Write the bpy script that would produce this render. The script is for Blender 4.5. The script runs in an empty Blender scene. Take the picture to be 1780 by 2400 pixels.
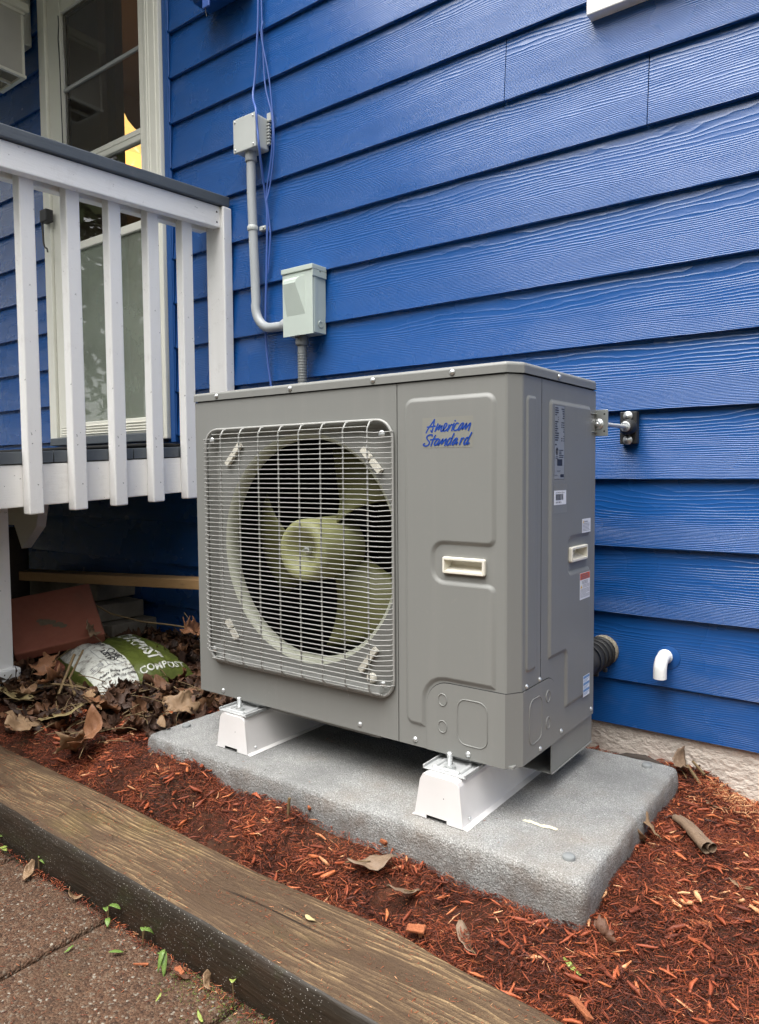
import bpy, bmesh, math, random
import numpy as np
from mathutils import Vector, Matrix, noise

random.seed(7)
rng = np.random.default_rng(11)
scene = bpy.context.scene
C = scene.collection
rad = math.radians

# ------------------------------------------------------------------ camera
def rotmat(rx, ry, rz):
    cx, sx, cy, sy, cz, sz = math.cos(rx), math.sin(rx), math.cos(ry), math.sin(ry), math.cos(rz), math.sin(rz)
    return (np.array([[cz, -sz, 0], [sz, cz, 0], [0, 0, 1]]) @ np.array([[1, 0, 0], [0, cx, -sx], [0, sx, cx]])
            @ np.array([[cy, 0, sy], [0, 1, 0], [-sy, 0, cy]]))
cam = bpy.data.cameras.new('camera')
cam_o = bpy.data.objects.new('camera', cam)
C.objects.link(cam_o)
R = rotmat(-0.0554132, 0.0073621, 0.6402163)
m = Matrix.Identity(4)
for i in range(3):
    m[i][0] = R[i, 0]; m[i][1] = R[i, 2]; m[i][2] = -R[i, 1]
m[0][3], m[1][3], m[2][3] = 1.278993, -1.908, 0.901896
cam_o.matrix_world = m
cam.sensor_fit = 'VERTICAL'
cam.sensor_height = 24.0
cam.sensor_width = 24.0
cam.lens = 24.0 * 1701.07 / 2400.0
cam.clip_start = 0.02
cam.clip_end = 300.0
scene.camera = cam_o

# ------------------------------------------------------------------ world and sun
SUN_EL, SUN_AZ = 69.0, 190.0      # azimuth measured from +Y clockwise: the light comes from the front of the wall
w = bpy.data.worlds.new('World')
scene.world = w
w.use_nodes = True
nt = w.node_tree
nt.nodes.clear()
out = nt.nodes.new('ShaderNodeOutputWorld')
bg = nt.nodes.new('ShaderNodeBackground')
sky = nt.nodes.new('ShaderNodeTexSky')
sky.sky_type = 'NISHITA'
sky.sun_disc = False
sky.sun_elevation = rad(SUN_EL)
sky.sun_rotation = rad(SUN_AZ)
sky.air_density = 1.0
sky.dust_density = 4.0
sky.ozone_density = 1.0
hsv = nt.nodes.new('ShaderNodeHueSaturation')
hsv.inputs['Saturation'].default_value = 0.05
bg.inputs['Strength'].default_value = 0.15
nt.links.new(sky.outputs[0], hsv.inputs['Color'])
nt.links.new(hsv.outputs[0], bg.inputs[0])
nt.links.new(bg.outputs[0], out.inputs[0])

sun = bpy.data.lights.new('sun', 'SUN')
sun.energy = 1.5
sun.angle = rad(62)
sun.color = (1.0, 0.965, 0.915)
sun_o = bpy.data.objects.new('sun', sun)
C.objects.link(sun_o)
el, az = rad(SUN_EL), rad(SUN_AZ)
to_sun = Vector((math.sin(az) * math.cos(el), math.cos(az) * math.cos(el), math.sin(el)))
sun_o.rotation_euler = to_sun.to_track_quat('Z', 'Y').to_euler()
sun_o.location = (0, -3, 6)

vs = scene.view_settings
vs.view_transform = 'Standard'
vs.look = 'None'
vs.exposure = 1.52
vs.gamma = 1.0
vs.use_curve_mapping = False
scene.render.engine = 'CYCLES'
scene.cycles.use_denoising = True
scene.cycles.max_bounces = 8
scene.cycles.diffuse_bounces = 4
scene.cycles.glossy_bounces = 4
scene.cycles.transmission_bounces = 6
scene.cycles.caustics_reflective = False
scene.cycles.caustics_refractive = False

# ------------------------------------------------------------------ materials
class NT:
    """small helper to write node trees"""
    def __init__(self, name):
        self.m = bpy.data.materials.new(name)
        self.m.use_nodes = True
        self.t = self.m.node_tree
        self.t.nodes.clear()
        self.out = self.t.nodes.new('ShaderNodeOutputMaterial')
        self.b = self.t.nodes.new('ShaderNodeBsdfPrincipled')
        self.t.links.new(self.b.outputs[0], self.out.inputs[0])
    def n(self, kind, **kw):
        x = self.t.nodes.new('ShaderNode' + kind)
        for k, v in kw.items():
            setattr(x, k, v)
        return x
    def set(self, sock, v):
        if hasattr(v, 'is_output') or isinstance(v, bpy.types.NodeSocket):
            self.t.links.new(v, sock)
        else:
            sock.default_value = v
    def math(self, op, a, b=None, c=None, clamp=False):
        x = self.n('Math', operation=op, use_clamp=clamp)
        self.set(x.inputs[0], a)
        if b is not None: self.set(x.inputs[1], b)
        if c is not None: self.set(x.inputs[2], c)
        return x.outputs[0]
    def vmath(self, op, a, b=None):
        x = self.n('VectorMath', operation=op)
        self.set(x.inputs[0], a)
        if b is not None: self.set(x.inputs[1], b)
        return x.outputs[0]
    def coord(self, which='Object'):
        return self.n('TexCoord').outputs[which]
    def noise(self, vec, scale, detail=2.0, rough=0.5, dist=0.0, out='Fac'):
        x = self.n('TexNoise')
        self.set(x.inputs['Vector'], vec)
        x.inputs['Scale'].default_value = scale
        x.inputs['Detail'].default_value = detail
        x.inputs['Roughness'].default_value = rough
        x.inputs['Distortion'].default_value = dist
        return x.outputs[out]
    def voronoi(self, vec, scale, feature='F1', out='Distance', rnd=1.0):
        x = self.n('TexVoronoi', feature=feature)
        self.set(x.inputs['Vector'], vec)
        x.inputs['Scale'].default_value = scale
        x.inputs['Randomness'].default_value = rnd
        return x.outputs[out]
    def ramp(self, fac, stops, interp='LINEAR'):
        x = self.n('ValToRGB')
        cr = x.color_ramp
        cr.interpolation = interp
        while len(cr.elements) < len(stops): cr.elements.new(0.5)
        while len(cr.elements) > len(stops): cr.elements.remove(cr.elements[-1])
        for e, (p, c) in zip(cr.elements, stops):
            e.position = p
            e.color = (c[0], c[1], c[2], 1) if not isinstance(c, (int, float)) else (c, c, c, 1)
        self.set(x.inputs[0], fac)
        return x.outputs[0]
    def mix(self, fac, a, b, blend='MIX'):
        x = self.n('MixRGB', blend_type=blend)
        self.set(x.inputs[0], fac)
        for i, v in ((1, a), (2, b)):
            if isinstance(v, tuple): v = (v[0], v[1], v[2], 1)
            self.set(x.inputs[i], v)
        return x.outputs[0]
    def mapping(self, vec, scale=(1, 1, 1), loc=(0, 0, 0)):
        x = self.n('Mapping')
        self.set(x.inputs['Vector'], vec)
        x.inputs['Scale'].default_value = scale
        x.inputs['Location'].default_value = loc
        return x.outputs[0]
    def sep(self, vec):
        x = self.n('SeparateXYZ')
        self.set(x.inputs[0], vec)
        return x.outputs
    def comb(self, x_, y_, z_):
        x = self.n('CombineXYZ')
        for i, v in enumerate((x_, y_, z_)): self.set(x.inputs[i], v)
        return x.outputs[0]
    def bump(self, h, strength=0.5, dist=0.005, normal=None):
        x = self.n('Bump')
        x.inputs['Strength'].default_value = strength
        x.inputs['Distance'].default_value = dist
        self.set(x.inputs['Height'], h)
        if normal is not None: self.set(x.inputs['Normal'], normal)
        return x.outputs[0]
    def done(self, color=None, rough=0.5, normal=None, metal=0.0, spec=0.5, **kw):
        b = self.b.inputs
        if color is not None:
            if isinstance(color, tuple): color = (color[0], color[1], color[2], 1)
            self.set(b['Base Color'], color)
        self.set(b['Roughness'], rough)
        self.set(b['Metallic'], metal)
        self.set(b['Specular IOR Level'], spec)
        if normal is not None: self.set(b['Normal'], normal)
        for k, v in kw.items(): self.set(b[k.replace('_', ' ')], v)
        return self.m

def mat_siding():
    t = NT('blue_siding_paint')
    oc = t.coord('Object')
    rnd = t.n('ObjectInfo').outputs['Random']
    x, y, z = t.sep(oc)
    xo = t.math('ADD', x, t.math('MULTIPLY', rnd, 57.0))
    va = t.comb(t.math('MULTIPLY', xo, 1.1), t.math('MULTIPLY', rnd, 31.0), t.math('MULTIPLY', z, 8.0))
    a = t.noise(va, 1.0, 2.0, 0.45)
    vb = t.comb(t.math('MULTIPLY', xo, 11.0), t.math('MULTIPLY', rnd, 17.0), t.math('MULTIPLY', z, 45.0))
    b = t.noise(vb, 1.0, 2.0, 0.6)
    # dense fine lines at the bottom of the board, wide cathedral loops near the top
    g = t.math('MULTIPLY', z, t.math('SUBTRACT', 1.0, t.math('MULTIPLY', z, 2.3)))
    F = t.math('ADD', t.math('MULTIPLY', g, t.math('ADD', 250.0, t.math('MULTIPLY', rnd, 60.0))), t.math('ADD', t.math('MULTIPLY', a, 12.0), t.math('MULTIPLY', b, 1.1)))
    fr = t.math('FRACT', F)
    tri = t.math('ABSOLUTE', t.math('SUBTRACT', t.math('MULTIPLY', fr, 2.0), 1.0))
    ridge = t.math('POWER', tri, 3.0)
    amp = t.math('ADD', t.math('MULTIPLY', rnd, 0.35), t.math('MULTIPLY', t.noise(t.comb(t.math('MULTIPLY', xo, 5.0), rnd, t.math('MULTIPLY', z, 18.0)), 1.0, 1.0), 0.9))
    h = t.math('MULTIPLY', ridge, amp)
    micro = t.noise(oc, 260.0, 2.0, 0.6)
    h2 = t.math('ADD', h, t.math('MULTIPLY', micro, 0.16))
    nrm = t.bump(h2, 1.0, 0.0010)
    blotch = t.noise(t.mapping(oc, (1.2, 1, 4)), 1.3, 3.0)
    col = t.mix(blotch, (0.0058, 0.064, 0.240), (0.0080, 0.079, 0.288))
    # faint dusty scuffs and paint flecks
    dust = t.math('MULTIPLY', t.ramp(t.noise(t.mapping(oc, (2.0, 2, 3.5), (3, 1, 0)), 1.6, 4.0, 0.65), [(0.60, 0.0), (0.80, 1.0)]), 0.10)
    col = t.mix(dust, col, (0.30, 0.32, 0.36))
    fleck = t.ramp(t.voronoi(t.mapping(oc, (1, 1, 0.6)), 22.0), [(0.0, 1.0), (0.035, 0.0)], 'CONSTANT')
    fleck = t.math('MULTIPLY', fleck, t.ramp(t.noise(oc, 3.3, 1.0), [(0.62, 0.0), (0.64, 0.55)], 'CONSTANT'))
    col = t.mix(fleck, col, (0.55, 0.62, 0.75))
    rgh = t.math('ADD', 0.22, t.math('MULTIPLY', t.noise(oc, 5.0, 3.0), 0.10))
    return t.done(col, rgh, nrm, spec=0.62)

def mat_paint(name, col, col2=None, rough=0.45, brush=0.3, brush_scale=(1, 1, 1), dirt=0.0, dirt_col=(0.12, 0.09, 0.07), bumpd=0.001, chips=0.0, spec=0.5, orient=None):
    t = NT(name)
    oc = t.coord('Object')
    v = t.mapping(oc, brush_scale)
    n1 = t.noise(v, 60.0, 4.0, 0.6)
    n2 = t.noise(oc, 9.0, 3.0, 0.6)
    n3 = t.noise(oc, 300.0, 2.0, 0.5)
    h = t.math('ADD', n1, t.math('MULTIPLY', n3, 0.25))
    c = t.mix(n2, col, col2 or col)
    if dirt > 0:
        d = t.ramp(t.noise(oc, 14.0, 6.0, 0.7), [(0.56, 0.0), (0.75, 1.0)])
        c = t.mix(t.math('MULTIPLY', d, dirt), c, dirt_col)
    if chips > 0:
        k = t.ramp(t.noise(oc, 75.0, 3.0, 0.6), [(0.71, 0.0), (0.73, 1.0)], 'LINEAR')
        c = t.mix(t.math('MULTIPLY', k, chips), c, (0.06, 0.05, 0.045))
        h = t.math('SUBTRACT', h, t.math('MULTIPLY', k, 0.8))
    return t.done(c, rough, t.bump(h, brush, bumpd), spec=spec)

def mat_plain(name, col, rough=0.5, metal=0.0, spec=0.5, bump=0.0, scale=200.0, var=0.12):
    t = NT(name)
    oc = t.coord('Object')
    n = t.noise(oc, 7.0, 3.0, 0.6)
    c = t.mix(n, tuple(v * (1 - var) for v in col), tuple(min(1, v * (1 + var)) for v in col))
    nr = t.bump(t.noise(oc, scale, 2.0), bump, 0.0006) if bump > 0 else None
    rg = t.math('ADD', rough - 0.04, t.math('MULTIPLY', t.noise(oc, 25.0, 3.0), 0.08))
    return t.done(c, rg, nr, metal, spec)

def mat_emit(name, col, strength):
    t = NT(name)
    t.b.inputs['Emission Color'].default_value = (*col, 1)
    t.b.inputs['Emission Strength'].default_value = strength
    return t.done(col, 0.6)

def mat_glass(name, ior=1.5, film=0.04, film_col=(0.45, 0.48, 0.44)):
    """clear pane with a diffuse film that can stand in for reflected haze"""
    t = NT(name)
    t.b.inputs['Transmission Weight'].default_value = 1.0
    t.b.inputs['IOR'].default_value = ior
    oc = t.coord('Object')
    nr = t.bump(t.noise(oc, 2.2, 1.0), 0.05, 0.01)
    m_ = t.done((1, 1, 1), 0.0, nr)
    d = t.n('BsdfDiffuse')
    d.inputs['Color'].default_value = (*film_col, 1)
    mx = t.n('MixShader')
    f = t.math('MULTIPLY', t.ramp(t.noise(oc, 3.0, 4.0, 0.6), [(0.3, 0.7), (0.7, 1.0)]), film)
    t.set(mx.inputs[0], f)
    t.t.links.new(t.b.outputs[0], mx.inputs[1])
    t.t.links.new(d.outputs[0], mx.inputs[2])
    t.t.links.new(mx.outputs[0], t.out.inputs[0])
    return m_

def mat_stucco():
    t = NT('cream_stucco')
    oc = t.coord('Object')
    v = t.voronoi(oc, 90.0, 'SMOOTH_F1')
    n = t.noise(oc, 130.0, 4.0, 0.65)
    n2 = t.noise(t.mapping(oc, (1, 1, 1.6)), 38.0, 4.0, 0.6)
    h = t.math('ADD', t.math('MULTIPLY', n2, 1.4), t.math('ADD', t.math('MULTIPLY', n, 0.4), t.math('MULTIPLY', v, 0.4)))
    c = t.mix(t.noise(oc, 6.0, 5.0, 0.65), (0.60, 0.52, 0.45), (0.76, 0.69, 0.61))
    d = t.ramp(t.noise(oc, 26.0, 4.0, 0.7), [(0.62, 0.0), (0.72, 1.0)])
    c = t.mix(t.math('MULTIPLY', d, 0.55), c, (0.16, 0.11, 0.08))
    return t.done(c, 0.9, t.bump(h, 0.9, 0.006), spec=0.2)

def mat_pad():
    t = NT('speckled_grey_pad')
    oc = t.coord('Object')
    v = t.noise(oc, 330.0, 3.0, 0.6)
    v2 = t.voronoi(oc, 300.0)
    c = t.mix(t.ramp(v, [(0.40, 0.0), (0.60, 1.0)]), (0.25, 0.25, 0.24), (0.45, 0.45, 0.437))
    spk = t.ramp(v2, [(0.0, 1.0), (0.22, 1.0), (0.34, 0.0)])
    spk = t.math('MULTIPLY', spk, t.ramp(t.noise(oc, 90.0, 2.0), [(0.42, 0.0), (0.60, 0.8)]))
    c = t.mix(spk, c, (0.80, 0.80, 0.78))
    big = t.noise(oc, 4.2, 5.0, 0.65)
    c = t.mix(t.ramp(big, [(0.38, 0.5), (0.58, 0.0)]), c, (0.16, 0.162, 0.16))
    stain = t.ramp(t.noise(oc, 5.0, 4.0, 0.6), [(0.52, 0.0), (0.72, 1.0)])
    c = t.mix(t.math('MULTIPLY', stain, 0.45), c, (0.30, 0.24, 0.18))
    nz = t.n('NewGeometry').outputs['True Normal']
    splash_shade = t.math('MULTIPLY', t.ramp(t.noise(oc, 16.0, 5.0, 0.7), [(0.42, 0.0), (0.66, 1.0)]), t.ramp(t.sep(nz)[2], [(0.2, 0.55), (0.7, 0.0)]))  # side faces only: their shade painted into the colour, with brown splash
    c = t.mix(splash_shade, c, (0.15, 0.105, 0.075))
    pit = t.ramp(t.noise(oc, 210.0, 4.0, 0.7), [(0.3, 0.0), (0.7, 1.0)])
    h = t.math('ADD', t.math('MULTIPLY', pit, 1.0), t.math('MULTIPLY', v, 0.6))
    return t.done(c, 0.75, t.bump(h, 1.0, 0.0034), spec=0.3)

def mat_timber_top():
    t = NT('weathered_timber')
    oc = t.coord('Object')
    x, y, z = t.sep(oc)
    warp = t.noise(t.mapping(oc, (0.9, 5.0, 5.0)), 1.0, 3.0, 0.5)
    w2 = t.noise(t.mapping(oc, (3.5, 24.0, 24.0)), 1.0, 3.0, 0.6)
    rings = t.math('ADD', t.math('MULTIPLY', y, 95.0), t.math('ADD', t.math('MULTIPLY', warp, 15.0), t.math('MULTIPLY', w2, 2.4)))
    fr = t.math('FRACT', rings)
    line = t.math('POWER', fr, 2.2)
    grain = t.noise(t.mapping(oc, (13.0, 340.0, 340.0)), 1.0, 5.0, 0.75)
    patch = t.noise(t.mapping(oc, (3.2, 13.0, 13.0), (5, 3, 0)), 1.0, 5.0, 0.65)
    mud = t.noise(t.mapping(oc, (5.0, 8.0, 8.0), (1, 7, 0)), 1.0, 5.0, 0.7)
    wear = t.ramp(patch, [(0.42, 0.0), (0.60, 1.0)])
    dark = t.mix(grain, (0.038, 0.022, 0.012), (0.112, 0.066, 0.034))
    light = t.mix(grain, (0.19, 0.115, 0.054), (0.50, 0.345, 0.18))
    g3 = t.ramp(grain, [(0.38, 0.0), (0.62, 1.0)])
    sel = t.math('MULTIPLY', t.math('ADD', t.math('MULTIPLY', t.math('MULTIPLY', line, g3), 1.3), t.math('MULTIPLY', g3, 0.12)), wear, clamp=True)
    c = t.mix(sel, dark, light)
    c = t.mix(t.ramp(mud, [(0.50, 0.0), (0.66, 0.85)]), c, t.mix(grain, (0.062, 0.036, 0.020), (0.100, 0.060, 0.033)))
    moss = t.ramp(t.noise(t.mapping(oc, (2.5, 6, 6), (9, 0, 0)), 1.0, 4.0, 0.65), [(0.55, 0.0), (0.75, 1.0)])
    c = t.mix(t.math('MULTIPLY', moss, 0.45), c, (0.15, 0.115, 0.030))
    crack = t.ramp(t.noise(t.mapping(oc, (1.6, 70.0, 70.0), (3, 3, 3)), 1.0, 2.0, 0.5), [(0.0, 1.0), (0.27, 1.0), (0.31, 0.0)])
    c = t.mix(t.math('MULTIPLY', crack, 0.85), c, (0.014, 0.009, 0.006))
    sp = t.ramp(t.voronoi(oc, 210.0), [(0.0, 1.0), (0.10, 0.0)])
    sp = t.math('MULTIPLY', sp, t.ramp(t.noise(oc, 17.0, 2.0), [(0.45, 0.0), (0.6, 0.8)]))
    c = t.mix(sp, c, (0.45, 0.30, 0.17))
    h = t.math('SUBTRACT', t.math('ADD', t.math('MULTIPLY', line, 0.4), t.math('ADD', t.math('MULTIPLY', grain, 0.5), t.math('MULTIPLY', mud, 0.8))), t.math('MULTIPLY', crack, 1.2))
    h = t.math('ADD', h, t.math('MULTIPLY', t.noise(oc, 380.0, 3.0, 0.7), 0.5))
    c = t.mix(t.ramp(t.noise(oc, 260.0, 4.0, 0.75), [(0.30, 0.55), (0.52, 0.0)]), c, (0.035, 0.022, 0.013))
    return t.done(c, 0.7, t.bump(h, 0.9, 0.004), spec=0.35)

def mat_timber_side():
    t = NT('algae_dark_timber_face')
    oc = t.coord('Object')
    grain = t.noise(t.mapping(oc, (8.0, 120.0, 160.0)), 1.0, 4.0, 0.6)
    patch = t.noise(t.mapping(oc, (4.0, 6.0, 12.0)), 1.0, 4.0, 0.65)
    c = t.mix(grain, (0.008, 0.0062, 0.0042), (0.032, 0.023, 0.014))
    c = t.mix(t.ramp(patch, [(0.5, 0.0), (0.72, 0.8)]), c, (0.036, 0.020, 0.011))
    moss = t.ramp(t.noise(oc, 13.0, 4.0, 0.7), [(0.58, 0.0), (0.78, 1.0)])
    c = t.mix(t.math('MULTIPLY', moss, 0.5), c, (0.035, 0.045, 0.010))
    x, y, z = t.sep(oc)
    sp = t.ramp(t.voronoi(oc, 200.0), [(0.0, 1.0), (0.20, 0.0)])
    sp = t.math('MULTIPLY', sp, t.ramp(t.noise(oc, 9.0, 2.0), [(0.38, 0.0), (0.52, 1.0)]))
    c = t.mix(sp, c, (0.75, 0.72, 0.66))
    return t.done(c, 0.5, t.bump(t.math('ADD', grain, t.math('MULTIPLY', sp, 0.4)), 0.6, 0.003), spec=0.45)

def mat_paver():
    t = NT('exposed_aggregate_paver')
    oc = t.coord('Object')
    cell = t.n('TexVoronoi', feature='F1')
    t.set(cell.inputs['Vector'], oc)
    cell.inputs['Scale'].default_value = 230.0
    hs = t.sep(t.vmath('MULTIPLY', cell.outputs['Color'], (1, 1, 1)))
    c = t.ramp(hs[0], [(0.0, (0.036, 0.018, 0.010)), (0.35, (0.074, 0.036, 0.019)), (0.66, (0.108, 0.054, 0.029)), (0.88, (0.125, 0.080, 0.050)), (0.97, (0.16, 0.13, 0.098)), (1.0, (0.30, 0.27, 0.22))])
    d = t.noise(oc, 4.5, 5.0, 0.65)
    c = t.mix(t.ramp(d, [(0.38, 0.0), (0.68, 0.75)]), c, (0.058, 0.033, 0.018))
    g = t.ramp(t.noise(oc, 7.0, 4.0, 0.7), [(0.60, 0.0), (0.78, 0.5)])
    c = t.mix(g, c, (0.055, 0.055, 0.018))
    h = t.math('ADD', t.math('MULTIPLY', t.math('SUBTRACT', 1.0, cell.outputs['Distance']), 1.0), t.noise(oc, 60.0, 4.0, 0.6))
    return t.done(c, 0.8, t.bump(h, 0.8, 0.004), spec=0.35)

def mat_soil():
    t = NT('dark_mulch_soil')
    oc = t.coord('Object')
    n = t.noise(oc, 45.0, 6.0, 0.7)
    c = t.ramp(n, [(0.3, (0.018, 0.007, 0.004)), (0.55, (0.060, 0.019, 0.009)), (0.75, (0.12, 0.036, 0.016))])
    d = t.ramp(t.noise(oc, 5.0, 4.0, 0.6), [(0.50, 0.0), (0.66, 0.8)])
    c = t.mix(d, c, (0.085, 0.052, 0.032))
    return t.done(c, 0.9, t.bump(t.noise(oc, 120.0, 6.0, 0.7), 1.0, 0.008), spec=0.2)

def mat_attr(name, stops, rough=0.75, grain=None, spec=0.3, bump=0.4, trans=0.0):
    t = NT(name)
    a = t.n('Attribute', attribute_name='tone').outputs['Fac']
    oc = t.coord('Object')
    n = t.noise(oc, 140.0, 3.0, 0.6)
    f = t.math('ADD', a, t.math('MULTIPLY', t.math('SUBTRACT', n, 0.5), 0.35), clamp=True)
    c = t.ramp(f, stops)
    return t.done(c, rough, t.bump(t.noise(oc, 500.0, 3.0), bump, 0.001), spec=spec)

def mat_leaf(name, c1, c2, vein=(0.10, 0.06, 0.03), rough=0.6):
    t = NT(name)
    oc = t.coord('Object')
    rnd = t.n('ObjectInfo').outputs['Random']
    n = t.noise(oc, 42.0, 5.0, 0.7)
    c = t.mix(n, c1, c2)
    sp = t.ramp(t.noise(oc, 160.0, 2.0), [(0.60, 0.0), (0.70, 1.0)])
    c = t.mix(t.math('MULTIPLY', sp, 0.45), c, vein)
    return t.done(c, rough, t.bump(t.noise(oc, 130.0, 4.0, 0.6), 0.7, 0.002), spec=0.35)

def mat_wood(name, c1, c2, rough=0.65):
    t = NT(name)
    oc = t.coord('Object')
    g = t.noise(t.mapping(oc, (6, 60, 60)), 1.0, 4.0, 0.6, 0.6)
    c = t.mix(g, c1, c2)
    k = t.ramp(t.voronoi(t.mapping(oc, (3, 9, 9)), 1.6), [(0.0, 1.0), (0.10, 0.0)])
    c = t.mix(t.math('MULTIPLY', k, 0.7), c, tuple(v * 0.35 for v in c1))
    return t.done(c, rough, t.bump(g, 0.4, 0.002))

def mat_rough(name, c1, c2, scale=60.0, bump=0.8, rough=0.85, stain=None, stain_amt=0.5, d=0.004):
    t = NT(name)
    oc = t.coord('Object')
    n = t.noise(oc, scale, 5.0, 0.65)
    c = t.mix(n, c1, c2)
    f = t.ramp(t.voronoi(oc, scale * 4.5), [(0.0, 1.0), (0.15, 0.0)])
    c = t.mix(t.math('MULTIPLY', f, 0.25), c, tuple(min(1, v * 2.2) for v in c2))
    if stain:
        s = t.ramp(t.noise(oc, 7.0, 4.0, 0.6), [(0.52, 0.0), (0.68, 1.0)])
        c = t.mix(t.math('MULTIPLY', s, stain_amt), c, stain)
    return t.done(c, rough, t.bump(n, bump, d), spec=0.25)

def mat_plastic_film(name, col):
    t = NT(name)
    oc = t.coord('Object')
    n = t.noise(oc, 30.0, 4.0, 0.6)
    c = t.mix(n, tuple(v * 0.8 for v in col), tuple(min(1, v * 1.2) for v in col))
    d = t.ramp(t.noise(oc, 34.0, 6.0, 0.75), [(0.60, 0.0), (0.70, 1.0)])
    c = t.mix(t.math('MULTIPLY', d, 0.55), c, (0.045, 0.028, 0.018))
    nr = t.bump(t.noise(t.mapping(oc, (1, 1, 1)), 24.0, 3.0, 0.5, 0.8), 0.35, 0.012)
    return t.done(c, 0.38, nr, spec=0.5)

def mat_bagwhite():
    t = NT('dirty_white_print')
    oc = t.coord('Object')
    d = t.ramp(t.noise(oc, 36.0, 6.0, 0.8), [(0.50, 0.0), (0.60, 1.0)])
    c = t.mix(t.math('MULTIPLY', d, 0.8), (0.62, 0.63, 0.57), (0.10, 0.075, 0.055))
    nr = t.bump(t.noise(oc, 24.0, 3.0, 0.5, 0.8), 0.35, 0.012)
    return t.done(c, 0.45, nr)

M = {}
M['siding'] = mat_siding()
M['blue'] = mat_paint('blue_trim_paint', (0.0058, 0.064, 0.24), (0.0080, 0.077, 0.28), 0.4, 0.25)
M['white'] = mat_paint('white_deck_paint', (0.86, 0.85, 0.825), (0.90, 0.89, 0.865), 0.42, 0.6, (1, 1, 0.25), 0.25, (0.30, 0.27, 0.24), 0.0016, 0.7)
M['whiteh'] = mat_paint('white_board_paint', (0.86, 0.85, 0.825), (0.90, 0.89, 0.865), 0.42, 0.6, (1, 0.2, 1.6), 0.2, (0.34, 0.30, 0.26), 0.0016, 0.6)
M['cream'] = mat_paint('cream_door_paint', (0.76, 0.745, 0.65), (0.82, 0.81, 0.72), 0.4, 0.15, (1, 1, 0.3), 0.1, (0.35, 0.32, 0.26), 0.0008)
M['deckgrey'] = mat_paint('slate_grey_deck_paint', (0.070, 0.083, 0.098), (0.10, 0.115, 0.13), 0.5, 0.5, (0.3, 0.3, 2), 0.2, (0.25, 0.24, 0.23), 0.0015)
def mat_cab():
    t = NT('grey_cabinet_paint')
    oc = t.coord('Object')
    n = t.noise(oc, 2.5, 3.0, 0.6)
    streak = t.noise(t.mapping(oc, (30, 30, 1.2)), 1.0, 4.0, 0.65)
    c = t.mix(n, (0.196, 0.198, 0.187), (0.214, 0.216, 0.204))
    c = t.mix(t.ramp(streak, [(0.52, 0.0), (0.78, 0.22)]), c, (0.27, 0.265, 0.245))
    dust = t.ramp(t.noise(oc, 60.0, 5.0, 0.75), [(0.60, 0.0), (0.80, 0.25)])
    c = t.mix(dust, c, (0.30, 0.28, 0.25))
    scr = t.ramp(t.noise(t.mapping(oc, (90, 90, 9), (2, 4, 1)), 1.0, 1.0, 0.5, 1.5), [(0.492, 0.0), (0.5, 0.5), (0.508, 0.0)])
    scr = t.math('MULTIPLY', scr, t.ramp(t.noise(oc, 6.0, 2.0), [(0.64, 0.0), (0.70, 1.0)]))
    c = t.mix(scr, c, (0.36, 0.36, 0.35))
    r = t.math('ADD', 0.38, t.math('MULTIPLY', t.noise(oc, 9.0, 4.0), 0.14))
    return t.done(c, r, t.bump(t.noise(oc, 900.0, 2.0), 0.10, 0.0006), spec=0.45)
M['cab'] = mat_cab()

M['wire'] = mat_plain('grey_wire_coating', (0.32, 0.32, 0.305), 0.42, 0.0, 0.5)
M['shroud'] = mat_plain('pale_shroud_plastic', (0.40, 0.41, 0.33), 0.5)
M['fan'] = mat_plain('shaded_olive_fan_plastic', (0.14, 0.14, 0.050), 0.55)  # blade colour darkened for the shade inside the fan cavity
M['hub'] = mat_plain('pale_olive_hub_plastic', (0.31, 0.315, 0.14), 0.5)
M['coil'] = mat_plain('dark_coil', (0.012, 0.012, 0.011), 0.6)
M['clip'] = mat_plain('ivory_plastic', (0.72, 0.69, 0.60), 0.4)
M['zinc'] = mat_plain('zinc_steel', (0.66, 0.68, 0.68), 0.34, 0.75)
M['rod'] = mat_plain('dull_steel_rod', (0.52, 0.52, 0.50), 0.4, 0.3)
M['galv'] = mat_plain('galvanised_sheet', (0.50, 0.52, 0.50), 0.36, 0.8)
M['footmet'] = mat_plain('grey_foot_metal', (0.46, 0.47, 0.47), 0.42, 0.3)
M['riser'] = mat_plain('white_riser_paint', (0.74, 0.72, 0.71), 0.38, 0.0, 0.5, 0.05)
M['rubber'] = mat_plain('black_rubber', (0.022, 0.022, 0.022), 0.55, 0.0, 0.4, 0.2, 300)
M['insul'] = mat_rough('dusty_black_insulation', (0.012, 0.012, 0.013), (0.035, 0.035, 0.037), 60, 0.3, 0.5, (0.20, 0.20, 0.20), 0.18, 0.002)
M['foam'] = mat_rough('tan_sealant', (0.17, 0.15, 0.11), (0.34, 0.30, 0.23), 80, 0.8, 0.8)
M['pvc'] = mat_plain('white_pvc', (0.82, 0.82, 0.80), 0.28)
M['conduit'] = mat_plain('grey_conduit', (0.36, 0.38, 0.39), 0.42)
M['dconduit'] = mat_plain('dark_grey_conduit', (0.17, 0.18, 0.18), 0.5)
M['jbox'] = mat_plain('light_grey_box_plastic', (0.48, 0.50, 0.48), 0.45)
M['disc'] = mat_plain('pale_green_grey_enamel', (0.47, 0.53, 0.48), 0.34, 0.0, 0.5)
M['cable'] = mat_plain('painted_blue_cable', (0.05, 0.11, 0.36), 0.42)
M['black'] = mat_plain('black_iron', (0.02, 0.02, 0.02), 0.45)
M['dark'] = mat_plain('dark_gap', (0.01, 0.01, 0.01), 0.8)
M['logo'] = mat_plain('blue_print', (0.0, 0.040, 0.27), 0.5, var=0.02)
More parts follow.
